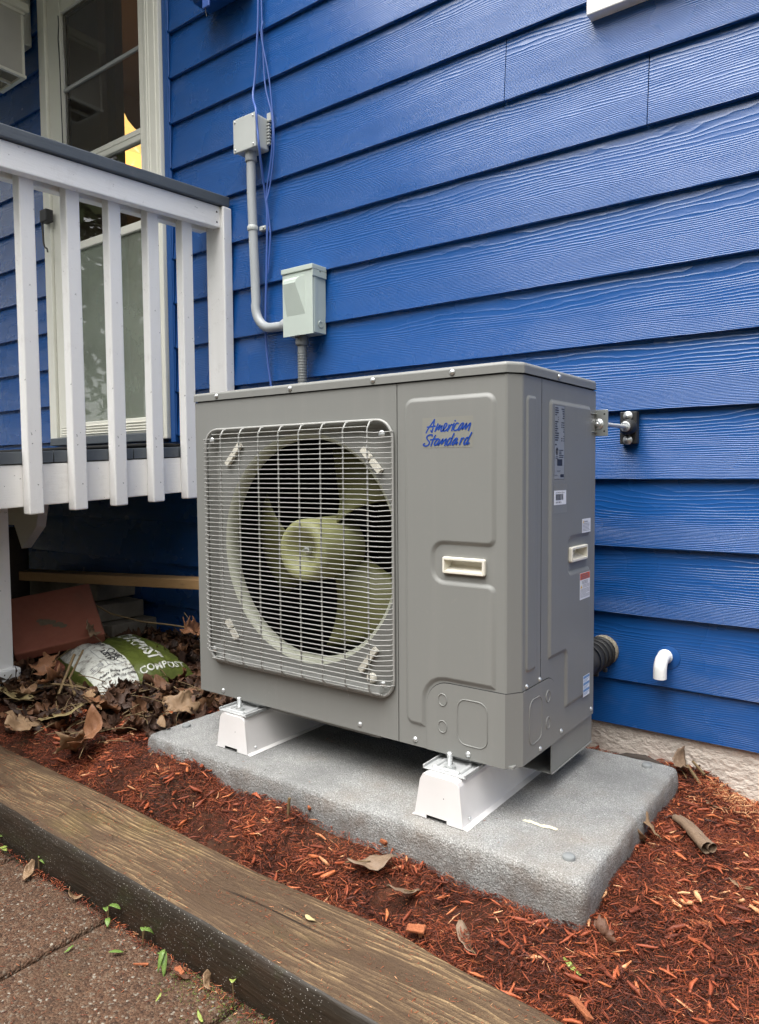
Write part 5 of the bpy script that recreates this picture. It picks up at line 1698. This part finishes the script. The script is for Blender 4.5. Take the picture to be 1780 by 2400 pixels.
def leaf_mesh(kind, size, curl, seed, crump=.12):
    rr = random.Random(seed)
    o = leaf_outline(kind, rr)
    n = len(o)
    vs = [(0, 0)] + [(x * .36, y * .36) for x, y in o] + [(x * .7, y * .7) for x, y in o] + o
    fs = [(0, 1 + k, 1 + (k + 1) % n) for k in range(n)]
    for ring in range(2):
        a, b = 1 + ring * n, 1 + (ring + 1) * n
        fs += [(a + k, b + k, b + (k + 1) % n, a + (k + 1) % n) for k in range(n)]
    ph = rr.uniform(0, math.pi)
    cx, sx = math.cos(ph), math.sin(ph)
    out_ = []
    for x, y in vs:
        p = x * cx + y * sx; q_ = -x * sx + y * cx
        # roll the leaf about its q axis
        if curl > .01:
            R_ = 1.0 / curl
            a = p / R_
            X, Z = R_ * math.sin(a), R_ * (1 - math.cos(a))
        else: X, Z = p, 0
        dn = math.hypot(x, y)
        Z += crump * 1.5 * noise.noise((x * 1.6 + seed, y * 1.6, 0)) + crump * .8 * noise.noise((x * 4 + seed, y * 4, 4)) + crump * 1.6 * dn * dn * noise.noise((x * 2.6 + seed, y * 2.6, 8)) - .10 * abs(x) * (1 - curl * .3)
        X += crump * .8 * noise.noise((x * 3 + seed, y * 3, 12)) * dn
        Z += .25 * curl * q_ * q_ * .4
        out_.append(((X * cx - q_ * sx) * size, (X * sx + q_ * cx) * size, Z * size))
    return out_, fs
def leaf(loc, kind, size, rotz, tilt, curl, mat, label, seed, roll=0.0, cat='leaf', group=None, stem=True):
    if kind == 'maple' and size > .05: size *= .82
    vs, fs = leaf_mesh(kind, size, curl, seed, .20 if kind == 'maple' else .12)
    mtx = Matrix.Translation(Vector(loc)) @ Matrix.Rotation(rotz, 4, 'Z') @ Matrix.Rotation(tilt, 4, 'X') @ Matrix.Rotation(roll, 4, 'Y')
    t = thing('leaf', label, cat, loc, group)
    mb = MB(); mb.add([mtx @ Vector(v) for v in vs], fs, 0, True)
    o = mb.build('blade', mat, t, fix=False)
    s = o.modifiers.new('thick', 'SOLIDIFY'); s.thickness = .0008
    if stem:
        e = vs[1 + 2 * ((len(vs) - 1) // 3) + ((len(vs) - 1) // 3) - 1] if kind == 'maple' else (0, -size, 0)
        MB().tube([mtx @ Vector((0, -size * .1, .002)), mtx @ Vector((0, -size * .6, .004)), mtx @ Vector((size * .1, -size * 1.15, .008))], .0012, 5).build('stem', M['stem'], t)
    return t
LG = 'dry leaves in the corner between deck and pad'
leaf((-.42, -.60, .222), 'maple', .075, .6, .5, 1.0, M['leaftan'], 'tan curled leaf lying beside the back left edge of the pad', 3, .3, group=LG)
leaf((-1.02, -.655, .275), 'maple', .085, 2.2, -.5, 1.1, M['leafbrown'], 'large orange brown leaf propped on the heap below the red slab', 5, -.5, group=LG)
leaf((-.93, -.70, .245), 'maple', .07, 4.1, .7, 1.3, M['leafbrown'], 'brown curled leaf with raised lobes on the heap below the compost bag corner', 9, .5, group=LG)
leaf((-1.02, -.785, .205), 'oval', .075, 1.9, .15, .5, M['leafolive'], 'flat olive tan leaf at the picture edge below the support post', 12, .1, group=LG)
leaf((-.555, -.835, .165), 'maple', .085, 2.6, -.35, 1.3, M['leaftan'], 'crumpled tan leaf lying on red mulch just behind the timber', 15, .6, group=LG)
leaf((-.53, -.815, .185), 'oval', .075, .6, .5, 1.5, M['leafbrown'], 'folded orange brown leaf on top of the crumpled tan leaf behind the timber', 16, -.4, group=LG)
leaf((-.80, -.86, .18), 'maple', .085, 3.4, .1, .9, M['leaftan'], 'pale tan leaf at the left end of the timber', 18, -.3, group=LG)
leaf((-.64, -.72, .225), 'maple', .085, .2, -.55, .9, M['leafbrown'], 'reddish brown leaf below the white band of the compost bag', 21, .2, group=LG)
leaf((-.70, -.80, .205), 'oval', .07, 5.2, .3, .6, M['leafolive'], 'pair-marked olive leaf with ribbed blade in the litter', 24, .1, group=LG)
leaf((-.775, -.245, .325), 'maple', .10, 1.2, .5, 1.2, M['leafbrown'], 'big orange brown leaf draped over the far end of the compost bag', 27, .5, group=LG)
leaf((-.85, -.20, .335), 'maple', .095, 4.4, -.4, 1.0, M['leafbrown'], 'brown leaf heaped behind the lettering end of the compost bag', 30, -.3, group=LG)
leaf((-.72, -.13, .385), 'maple', .095, 5.5, 1.1, .9, M['leafbrown'], 'upright brown leaf against the wall left of the heat pump', 33, .2, group=LG)
leaf((-1.135, -.435, .325), 'maple', .05, 2.0, .9, 1.0, M['leaftan'], 'small brown leaf stuck at the lower edge of the red paver', 36, .2, group=LG)
leaf((-.385, -.690, .208), 'oval', .030, 1.0, .25, 1.2, M['leaftan'], 'small tan leaf scrap on the front left corner of the pad', 39, .3, stem=False, group=LG)
leaf((.442, -.815, .142), 'oval', .046, 5.45, .05, .35, M['leafgrey'], 'flat grey brown leaf lying on the mulch in front of the pad', 42, .05)
leaf((.846, -.41, .172), 'oval', .035, .9, .5, 1.1, M['leaftan'], 'small tan leaf leaning on the right side of the pad', 45, .5)
leaf((.838, -.45, .162), 'oval', .030, 2.4, .8, .8, M['leaftan'], 'tan leaf standing on edge below the other beside the pad', 46, .9)
leaf((.815, -.035, .165), 'oval', .05, .4, .3, 1.6, M['leafgrey'], 'rolled grey brown leaf by the foundation behind the pad corner', 48, .4)
leaf((.93, -.15, .130), 'oval', .028, 2.0, .3, .5, M['leaftan'], 'small tan leaf on the mulch below the drain elbow', 51, .2)
leaf((1.03, -.46, .128), 'oval', .02, 1.3, .1, .5, M['leaftan'], 'small tan leaf at the right edge of the mulch', 54, .1)
leaf((.68, -.87, .108), 'oval', .03, .9, .3, .9, M['leafgrey'], 'dark grey leaf on the mulch by the timber', 57, .3)
leaf((.53, -.84, .125), 'oval', .034, 2.6, .4, 1.0, M['leafgrey'], 'small brown leaf in mulch near the pad front', 58, .3)
leaf((.856, -.836, .112), 'sliver', .019, 1.1, .1, .3, M['lime'], 'bright green slender leaf lying on the red mulch', 60, .0, stem=False)
leaf((.425, -.978, .104), 'oval', .011, 1.6, .15, .9, M['leafpale'], 'pale yellow leaf scrap on top of the timber', 63, .0, stem=False)
# rolled leaf on the right
rl_ = thing('rolled_leaf', 'long rolled grey leaf lying on mulch right of the pad', 'leaf', (.92, -.37, .14))
for (dx, r_, nm) in ((0.0, .0115, 'roll'), (.012, .009, 'roll')):
    mb = MB()
    n_ = 14
    vs = []
    for i in range(12):
        t = i / 11
        c_ = Vector((.878 + (.962 - .878) * t + dx * .7, -.322 + (-.408 + .322) * t + dx * .5, gz(.92, -.37) + .016 + .004 * math.sin(t * 5)))
        dd = Vector((.084, -.086, 0)).normalized(); nn = Vector((dd.y, -dd.x, 0))
        for k in range(n_):
            a = math.radians(-20 + 335 * k / (n_ - 1))
            rr_ = r_ * (.62 + .42 * t) * (1 + .12 * noise.noise((t * 6, k * .5, dx * 100)))
            vs.append(c_ + nn * (rr_ * math.cos(a)) + Vector((0, 0, 1)) * (rr_ * math.sin(a)))
    mb.add(vs, [(i * n_ + k, i * n_ + k + 1, (i + 1) * n_ + k + 1, (i + 1) * n_ + k) for i in range(11) for k in range(n_ - 1)], 0, True)
    mb.build(nm, M['leafgrey'], rl_, fix=False)
leaf((.885, -.775, .142), 'maple', .027, 2.3, 1.0, 2.8, M['leafdark'], 'crumpled grey brown leaf ball standing on mulch near the pad corner', 91, .4, stem=False)
# root by the wall, twigs
MBt = MB(); MBt.tube([(.66, -.095, .165), (.70, -.09, .176), (.745, -.085, .178), (.785, -.08, .165), (.80, -.075, .14)], [.006, .010, .011, .010, .006], 8)
tag(MBt.build('root', M['log'], None, (.73, -.09, .15)), 'dark brown root lying between the pad and the foundation', 'root')
def twig(pts, r, label):
    mb = MB(); mb.tube(pts, r, 6)
    return tag(mb.build('twig', M['stem'], None, pts[0]), label, 'twig', 'loose twigs on the ground')
twig([(-1.30, -.33, .40), (-1.2, -.31, .365), (-1.10, -.245, .335), (-1.0, -.19, .325), (-.88, -.15, .315)], .0032, 'thin curved vine trailing from the red paver over the bag')
twig([(-.97, -.60, .30), (-.92, -.655, .26), (-.86, -.72, .215)], .005, 'thick twig leaning on the leaf heap below the bag')
twig([(-1.0, -.55, .30), (-.90, -.66, .245), (-.80, -.70, .22)], .004, 'longer twig crossing the leaf heap near the bag corner')
twig([(-.95, -.72, .235), (-.88, -.69, .235), (-.80, -.66, .23)], .0035, 'twig lying flat in the litter left of the reddish leaf')
twig([(.83, -.02, .16), (.86, -.06, .15), (.89, -.085, .13)], .004, 'short twig at the foundation behind the pad corner')
twig([(.84, -.01, .17), (.875, -.04, .155)], .0035, 'shortest twig standing against the foundation')
twig([(.176, -.775, .135), (.177, -.772, .175), (.178, -.771, .182)], .0035, 'orange splinter standing upright against the pad front')

# leaf litter mass
def litter(n, seed, region, zoff, smin, smax):
    r = random.Random(seed)
    Vs, Fs, T = [], [], []
    protos = [leaf_mesh(k, 1.0, c, s, .16) for k, c, s in (('maple', .8, 1), ('maple', 1.5, 2), ('maple', 2.2, 3), ('oval', 1.2, 4), ('oval', 2.0, 5), ('maple', 1.9, 6), ('sliver', 1.0, 7), ('maple', 2.6, 8), ('sliver', .5, 9))]
    k0 = 0
    for _ in range(n):
        while True:
            x, y = r.uniform(region[0], region[1]), r.uniform(region[2], region[3])
            if x > -.39 and y > -.80: continue
            dd = (Vector((x, y, 0)) - Vector((B0.x, B0.y, 0)))
            s = dd.dot(BS) / BS.length_squared; t = dd.dot(BT) / BT.length_squared
            if -.02 < s < 1.02 and -.02 < t < 1.02 and r.random() < .97: continue
            # thin out towards the pad front and the timber
            p_keep = 1.0
            if x > -.62: p_keep *= max(.08, (y + .80) / .25) if y < -.5 else 1.0
            if y < -.83: p_keep *= .25
            if r.random() > p_keep: continue
            break
        size = r.uniform(smin, smax)
        vs, fs = protos[r.randrange(len(protos))]
        mtx = Matrix.Translation((x, y, gz(x, y) + zoff + r.uniform(0, .032))) @ Matrix.Rotation(r.uniform(0, 6.28), 4, 'Z') @ Matrix.Rotation(r.gauss(0, .5), 4, 'X') @ Matrix.Rotation(r.gauss(0, .45), 4, 'Y') @ Matrix.Scale(size, 4)
        Vs += [mtx @ Vector(v) for v in vs]
        for f in fs:
            if len(f) == 3: Fs.append((f[0] + k0, f[1] + k0, f[2] + k0))
            else:
                Fs.append((f[0] + k0, f[1] + k0, f[2] + k0)); Fs.append((f[0] + k0, f[2] + k0, f[3] + k0))
        tn = min(1, max(0, r.gauss(.36, .26)))
        T += [tn] * len(vs)
        k0 += len(vs)
    return attr_mesh('leaf_litter', [tuple(v) for v in Vs], Fs, T, M['litter'], 'stuff', tri=True)
lt = litter(1500, 4, (-1.7, -.36, -.86, .0), -.002, .010, .052)
lt['label'] = 'brown dead leaves and stalks heaped between deck post and pad'; lt['category'] = 'leaf litter'
lt.data.polygons.foreach_set('use_smooth', [True] * len(lt.data.polygons))

# ================================================================== MULCH
def stalks(n, seed):
    r = random.Random(seed)
    mb = MB()
    for _ in range(n):
        x, y = r.uniform(-1.35, -.45), r.uniform(-.82, -.35)
        if y > -.55 and x < -.75: continue
        a, L = r.uniform(0, 6.28), r.uniform(.03, .11)
        z = gz(x, y) + r.uniform(.012, .045)
        dz = r.uniform(-.02, .03)
        dx, dy = math.cos(a) * L, math.sin(a) * L
        mb.tube([(x, y, z), (x + dx * .5 + r.uniform(-.006, .006), y + dy * .5, z + dz * .5 + .004), (x + dx, y + dy, z + dz)], r.uniform(.0009, .0022), 5)
    o = mb.build('leaf_stalks', M['stem'])
    o['kind'] = 'stuff'; o['label'] = 'thin brown leaf stalks mixed into the litter by the deck'; o['category'] = 'leaf litter'
stalks(150, 6)
def chips(name, n, sampler, lmin, lmax, wmin, wmax, tone_mu, tone_sd, label, pitch=.35, zlo=-.004, zhi=.012, mat=None, base=None):
    pts = sampler(n)
    n = len(pts)
    z = (ground_z(pts[:, 0], pts[:, 1]) if base is None else np.full(n, base)) + rng.uniform(zlo, zhi, n)
    L = np.exp(rng.uniform(np.log(lmin), np.log(lmax), n)) * .5
    Wd = rng.uniform(wmin, wmax, n) * .5 * np.clip(L / .012, .5, 1.6)
    Th = Wd * rng.uniform(.25, .8, n)
    yaw = rng.uniform(0, 2 * np.pi, n); pit = rng.normal(0, pitch, n); rol = rng.uniform(0, np.pi, n)
    ca, sa, cp_, sp_, cr, sr = np.cos(yaw), np.sin(yaw), np.cos(pit), np.sin(pit), np.cos(rol), np.sin(rol)
    ax = np.stack([ca * cp_, sa * cp_, sp_], 1)
    bx_ = np.stack([-sa, ca, np.zeros(n)], 1)
    cx_ = np.cross(ax, bx_)
    by = bx_ * cr[:, None] + cx_ * sr[:, None]
    bz = -bx_ * sr[:, None] + cx_ * cr[:, None]
    c = np.stack([pts[:, 0], pts[:, 1], z], 1)
    bend = rng.normal(0, .18, n)[:, None] * L[:, None]
    V = np.zeros((n, 10, 3))
    tip = rng.uniform(.25, 1.05, (n, 2))
    k = 0
    for e, (t, s) in enumerate(((-1, None), (0, 1.0), (1, None))):
        cc_ = c + ax * (t * L)[:, None] + (bz * bend if t == 0 else 0)
        sc = np.ones(n) if t == 0 else tip[:, 0 if t < 0 else 1]
        if t == 0:
            for a, b in ((-1, -1), (1, -1), (1, 1), (-1, 1)):
                V[:, 3 + k - 0] = cc_ + by * (a * Wd)[:, None] + bz * (b * Th)[:, None] if False else V[:, 3 + k]
            V[:, 3] = cc_ + by * Wd[:, None] + bz * Th[:, None]; V[:, 4] = cc_ - by * Wd[:, None] + bz * Th[:, None]
            V[:, 5] = cc_ - by * Wd[:, None] - bz * Th[:, None]; V[:, 6] = cc_ + by * Wd[:, None] - bz * Th[:, None]
        else:
            o = 0 if t < 0 else 7
            V[:, o] = cc_ + by * (Wd * sc)[:, None] + bz * (Th * .5)[:, None]
            V[:, o + 1] = cc_ - by * (Wd * sc)[:, None] + bz * (Th * .5)[:, None]
            V[:, o + 2] = cc_ - bz * (Th * .6)[:, None]
    tri = np.array([(0, 1, 4), (0, 4, 3), (1, 2, 5), (1, 5, 4), (2, 0, 3), (2, 3, 6), (2, 6, 5), (3, 4, 8), (3, 8, 7), (4, 5, 9), (4, 9, 8), (5, 6, 9), (6, 3, 7), (6, 7, 9)])
    F = (np.arange(n)[:, None, None] * 10 + tri[None]).reshape(-1, 3)
    tone = np.clip(rng.normal(tone_mu, tone_sd, n), 0, 1)
    tone = np.clip(tone + .30 * np.array([noise.noise((a * 11, b * 11, 6.0)) for a, b in pts[:, :2]]), 0, 1)
    big = rng.random(n) < .010
    tone[big] = rng.uniform(.78, .97, big.sum())
    o = attr_mesh(name, V.reshape(-1, 3), F, np.repeat(tone, 10), mat or M['chip'], 'stuff', tri=True)
    o['label'] = label
    o['category'] = 'mulch'
    return o
def in_pad(p, m_=.012):
    return (p[:, 0] > px0 + m_) & (p[:, 0] < px1 - m_) & (p[:, 1] > py0 + m_) & (p[:, 1] < py1 - m_)
def bed(x0, x1, y0=-.925, y1=.012, dens=None):
    def f(n):
        out_ = []
        tot_ = 0
        while tot_ < n:
            p = np.stack([rng.uniform(x0, x1, n), rng.uniform(y0, y1, n)], 1)
            keep = ~in_pad(p)
            yfar = np.interp(p[:, 0], fx, fy)
            keep &= p[:, 1] > yfar + .001
            if dens is not None: keep &= rng.random(n) < dens(p)
            p = p[keep]
            out_.append(p); tot_ += len(p)
        return np.concatenate(out_)[:n]
    return f
def d_red(p):
    d = np.ones(len(p))
    left = (p[:, 0] < -.40) & (p[:, 1] > -.66)
    d[left] = .10
    left2 = (p[:, 0] < -.75)
    d[left2] *= .35
    # patches where the soil shows through
    nn = np.array([noise.noise((a * 5.5, b * 7.5, 2.0)) for a, b in p])
    strip = (p[:, 0] > -.45) & (p[:, 0] < .75) & (p[:, 1] < -.74)
    d[strip & (nn > .12)] *= .28
    return d
chips('mulch_fines', 60000, bed(-1.0, 1.45, dens=d_red), .003, .009, .0010, .0030, .33, .20, 'fine red brown crumbs of bark between the mulch shreds', .5, -.003, .0095)
chips('mulch', 100000, bed(-1.0, 1.45, dens=d_red), .004, .022, .0007, .0027, .36, .21, 'red brown shredded bark mulch covering the bed around the pad', .32, -.006, .009)
chips('mulch_chunks', 2200, bed(-.75, 1.45, dens=d_red), .014, .036, .002, .0065, .58, .22, 'larger orange bark chips on top of the mulch bed', .22, .003, .012)
chips('mulch_fibres', 9000, bed(-.85, 1.45, dens=d_red), .012, .030, .0006, .0013, .42, .25, 'long stringy bark fibres matted over the mulch bed', .22, .001, .011)
def d_far(p):
    return (rng.random(len(p)) < .5) * np.clip(1 - np.abs(p[:, 1] + .06) / .16, .02, 1)
# straw-coloured shreds along the foundation on the right
chips('straw_shreds', 1500, bed(.86, 1.3, -.22, .01, d_far), .008, .03, .001, .0025, .92, .12, 'pale straw shreds among the mulch along the foundation', .3, .004, .012)
# crumbs on the timber, the pad and the pavers
def on_timber(n):
    x = rng.uniform(-1.0, 1.1, n); t = rng.uniform(.03, .97, n)
    yb_ = np.interp(x, fx, fy); yn = -1.0898 - .0212 * x
    keep = np.array([noise.noise((a * 6, b * 8, 9.0)) for a, b in zip(x, t)]) > -.12
    return np.stack([x, yb_ + (yn - yb_) * t], 1)[keep]
chips('timber_crumbs', 4200, on_timber, .002, .010, .0006, .0018, .50, .3, 'bark crumbs and splinters scattered on the timber top', .1, .0012, .003, base=.1)
def on_pad(n):
    x = rng.uniform(px0 + .02, px1 - .02, n); y = rng.uniform(py0 + .02, py1 - .02, n)
    keep = np.array([noise.noise((a * 7, b * 9, 1.0)) for a, b in zip(x, y)]) > .15
    return np.stack([x, y], 1)[keep]
chips('pad_crumbs', 260, on_pad, .003, .012, .0008, .0022, .35, .3, 'few bark crumbs dropped on the grey pad', .1, .001, .0022, base=.2)
def on_patio(n):
    x = rng.uniform(-1.0, .9, n); y = rng.uniform(-1.6, -1.10, n)
    return np.stack([x, y], 1)
chips('patio_crumbs', 1900, on_patio, .003, .014, .0007, .0022, .48, .28, 'bark crumbs and needles scattered on the patio pavers', .12, .0008, .003, base=0.0)
def in_gap(n):
    x = rng.uniform(-1.0, .9, n)
    y = -1.094 - .0212 * x - np.abs(rng.normal(0, .012, n))
    return np.stack([x, y], 1)
chips('gap_debris', 1500, in_gap, .004, .018, .001, .003, .38, .3, 'leaf bits and bark collected along the foot of the timber', .3, .000, .010, base=0.0)
chips('paver_moss', 900, lambda n: np.stack([rng.uniform(.22, .62, n), -1.1 - np.abs(rng.normal(0, .03, n))], 1), .003, .008, .001, .0025, .6, .25, 'green moss on the paver edge by the timber', .6, .0, .004, M['moss'], 0.0)

# ================================================================== WEEDS
def weed(loc, leaves, label, mat='weed', cat='weed'):
    """seedling: a short bent stem and a few pointed leaves"""
    x, y, z = loc
    t = thing('weed', label, cat, loc, 'green seedlings along the foot of the timber')
    for (dx, dy, h, L, az_, droop, w_) in leaves:
        base = Vector((x, y, z)); tip0 = Vector((x + dx, y + dy, z + h))
        MB().tube([base, base.lerp(tip0, .5) + Vector((0, 0, h * .18)), tip0], .0011, 5).build('stem', M['stem'], t)
        d = Vector((math.cos(az_), math.sin(az_), 0)); sd_ = Vector((-d.y, d.x, 0))
        vs = []
        for i in range(7):
            s = i / 6
            wd = w_ * math.sin(math.pi * min(1, s * .92 + .06)) ** .8
            c_ = tip0 + d * (L * s) + Vector((0, 0, L * (.25 * s - droop * s * s)))
            vs += [c_ + sd_ * wd + Vector((0, 0, wd * .35)), c_ - Vector((0, 0, .0004)), c_ - sd_ * wd + Vector((0, 0, wd * .35))]
        mb = MB(); mb.add(vs, [(3 * i + j, 3 * i + j + 1, 3 * i + j + 4, 3 * i + j + 3) for i in range(6) for j in range(2)], 0, True)
        o = mb.build('leaf_blade', M[mat], t, fix=False)
        s = o.modifiers.new('thick', 'SOLIDIFY'); s.thickness = .0006
pi = math.pi
weed((-.010, -1.103, .0), [(-.002, -.002, .022, .026, 2.7, .5, .0055), (.004, 0, .036, .028, .3, .35, .0055), (.008, -.006, .014, .02, -.6, .6, .005)], 'weed with a raised flat leaf at the end of the paver joint')
weed((.112, -1.108, .0), [(0, 0, .030, .020, 2.4, .5, .0055), (.006, 0, .034, .018, .9, .9, .0065)], 'upright two-leaved weed next to the joint weed')
weed((.100, -1.135, .0), [(.004, -.010, .006, .026, -2.3, .1, .004)], 'single green blade lying on the paver below the two-leaved weed')
weed((.192, -1.118, .0), [(0, 0, .028, .03, -.7, 1.3, .0055), (.004, -.002, .034, .024, -1.2, 1.4, .0045), (-.006, -.002, .02, .02, 2.9, .7, .005)], 'drooping dark green weed against the timber face')
weed((-.302, -1.090, .0), [(.0, 0, .034, .02, 1.9, .4, .005), (.004, 0, .03, .016, .2, .6, .004)], 'small stalked weed near the rolled dry leaf by the upper joint')
weed((-.500, -1.086, .0), [(0, 0, .02, .02, 1.0, .3, .005), (.004, -.004, .012, .016, -.4, .6, .004)], 'tiny weed at the left edge of the picture by the timber')
weed((-.45, -1.10, .0), [(0, 0, .012, .014, 2.6, .3, .005), (.002, 0, .012, .014, .2, .3, .005), (0, 0, .014, .012, 1.4, .3, .005)], 'tiny bright sprout in the upper paver joint', 'lime')
weed((.372, -1.112, .0), [(-.004, 0, .040, .020, 2.3, .8, .0060)], 'single curled green shoot near the bottom of the timber face', 'lime')
leaf((.258, -1.180, .006), 'sliver', .009, .4, .1, .4, M['lime'], 'small lime leaf cluster on the paver', 70, .0, stem=False)
leaf((.352, -1.168, .006), 'sliver', .012, 1.2, .1, .4, M['lime'], 'lime green catkin scrap on the mossy paver edge', 72, .0, stem=False)
leaf((.012, -1.20, .005), 'sliver', .010, .2, .1, .4, M['weed'], 'small green leaf lying across the paver joint', 74, .0, stem=False)
leaf((-.132, -1.108, .012), 'oval', .020, 2.1, .5, 1.3, M['leaftan'], 'curled pale leaf between two weeds along the timber', 76, .3, stem=False)
leaf((-.30, -1.115, .012), 'oval', .026, .8, .4, 1.4, M['leaftan'], 'crinkled pale leaf by the upper paver joint', 78, .3, stem=False)
leaf((.245, -1.125, .010), 'oval', .018, 2.2, .5, 1.0, M['leafdark'], 'dark red bark-like leaf beside the drooping weed', 80, .3, stem=False)
leaf((.30, -1.112, .014), 'oval', .018, .9, .8, 1.2, M['leaftan'], 'pinkish tan leaf standing at the foot of the timber', 82, .6, stem=False)

# orange bark chunks
def chunk(loc, size, rz, label):
    mb = MB()
    mtx = Matrix.Translation(Vector(loc)) @ Matrix.Rotation(rz, 4, 'Z') @ Matrix.Rotation(.2, 4, 'X')
    mb.bbox(-size[0] / 2, size[0] / 2, -size[1] / 2, size[1] / 2, -size[2] / 2, size[2] / 2, min(size) * .3, mat=mtx)
    mb.v = [tuple(Vector(v) + Vector((noise.noise((v[0] * 90, v[1] * 90, v[2] * 90)), noise.noise((v[0] * 80, v[1] * 80, 4)), noise.noise((v[0] * 70, 2, v[2] * 70)))) * .0048) for v in mb.v]
    return tag(mb.build('bark_chunk', M['bark_o'], None, loc), label, 'bark', 'loose chunks of orange bark')
M['bark_o'] = mat_rough('orange_bark', (0.17, 0.045, 0.020), (0.42, 0.15, 0.065), 110, 1., .8)
chunk((.598, -.898, .110), (.032, .016, .005), .3, 'flat orange bark chunk overlapping the far edge of the timber')
chunk((.215, -.742, .162), (.018, .015, .008), .9, 'orange bark lump against the front of the pad')
chunk((.90, -.912, .112), (.045, .014, .006), 2.5, 'biggest red bark chunk by the timber near the bottom of the picture')
chunk((.16, -1.145, .005), (.028, .004, .003), .8, 'red splinter lying on the paver')
chunk((.235, -1.118, .008), (.022, .011, .006), -.3, 'red bark chunk at the foot of the timber')
chunk((-.19, -.868, .100), (.012, .010, .008), -.3, 'small orange bark lump behind the timber')
chunk((.42, -.742, .146), (.020, .016, .008), 1.2, 'orange bark lump under the pad front beside the first')
chunk((1.0, -.62, .125), (.03, .014, .006), .4, 'orange bark flake on the mulch at the right')

# ================================================================== TREES BEHIND THE CAMERA (seen only in reflections)
def tree_meshes(seed, h, rw):
    r = np.random.default_rng(seed)
    n = 5200
    cl = r.normal(0, 1, (34, 3)); cl /= np.linalg.norm(cl, axis=1)[:, None]; cl *= r.uniform(.25, .95, (34, 1))
    k = r.integers(0, 34, n)
    p = cl[k] + r.normal(0, .2, (n, 3))
    P = np.stack([p[:, 0] * rw, p[:, 1] * rw, h * .58 + p[:, 2] * h * .42], 1)
    s = r.uniform(.05, .12, n)
    a = r.normal(0, 1, (n, 3)); a /= np.linalg.norm(a, axis=1)[:, None]
    b = np.cross(a, r.normal(0, 1, (n, 3))); b /= np.linalg.norm(b, axis=1)[:, None]
    V = np.stack([P - a * s[:, None], P + b * (s * .5)[:, None], P + a * s[:, None], P - b * (s * .5)[:, None]], 1)
    T = np.repeat(np.clip(r.normal(.5, .25, n), 0, 1), 4)
    return V.reshape(-1, 3), np.arange(n * 4).reshape(n, 4), T
TM = [tree_meshes(3, 6.0, 1.7), tree_meshes(9, 4.2, 1.5)]
first = {}
for i, (x, y, kind, sc, lab) in enumerate(((-7.5, -4.2, 0, 1.15, 'tall green tree reflected at the left side of the door glass'), (-6.0, -6.5, 0, 1.35, 'tallest tree across the yard facing the door'), (-9.5, -2.6, 1, 1.2, 'bushy tree beside the neighbouring fence'),
        (-3.2, -7.6, 0, 1.15, 'broad tree in the middle of the yard edge'), (-.6, -8.2, 1, 1.45, 'low round tree opposite the heat pump'), (2.0, -8.0, 1, 1.4, 'smaller tree right of the low round tree'), (4.6, -7.4, 1, 1.4, 'bushy tree second from the right end of the yard'), (7.0, -6.0, 1, 1.3, 'bushy tree at the right end of the yard'), (.8, -9.6, 0, 1.1, 'tall thin tree behind the low round trees'), (8.6, -3.4, 1, 1.3, 'last bushy tree beside the house corner'))):
    t = thing('tree', lab, 'tree', (x, y, -.06), 'trees across the yard')
    if kind not in first:
        V, F, T = TM[kind]
        cr = attr_mesh('crown', V, F, T, M['foliage'], None)
        hh = 6.0 if kind == 0 else 4.2
        tk = MB(); tk.tube([(0, 0, 0), (.03, .02, hh * .3), (-.03, .03, hh * .6), (.0, 0, hh * .85)], [.14, .11, .07, .02], 9)
        for a in range(5): tk.tube([(0, 0, hh * (.28 + .08 * a)), (.5 * math.cos(a * 2.4), .5 * math.sin(a * 2.4), hh * (.42 + .08 * a)), (1.0 * math.cos(a * 2.4), 1.0 * math.sin(a * 2.4), hh * (.5 + .08 * a))], [.05, .03, .012], 6)
        tro = tk.build('trunk', M['bark'])
        first[kind] = (cr, tro)
    else:
        cr = first[kind][0].copy(); tro = first[kind][1].copy()
        C.objects.link(cr); C.objects.link(tro)
    for o in (cr, tro):
        o.parent = t; o.location = (0, 0, 0)
    t.scale = (sc, sc, sc); t.rotation_euler = (0, 0, i * 1.3)
fe = thing('fence', 'grey board fence along the far side of the yard', 'fence', (-4, -10.5, -.06))
b0 = None
for i in range(90):
    x = -14 + i * .26
    if b0 is None:
        b0 = MB().bbox(x, x + .14, -10.52, -10.5, -.06, 1.75, .003).build('board', M['board'], fe, (x, -10.5, 0))
    else:
        copy_child(b0, fe, (x, -10.5, random.uniform(-.02, .02)))
MB().bbox(-14, 9.4, -10.499, -10.46, 1.3, 1.39, .004).build('fence_rail', M['board'], fe)
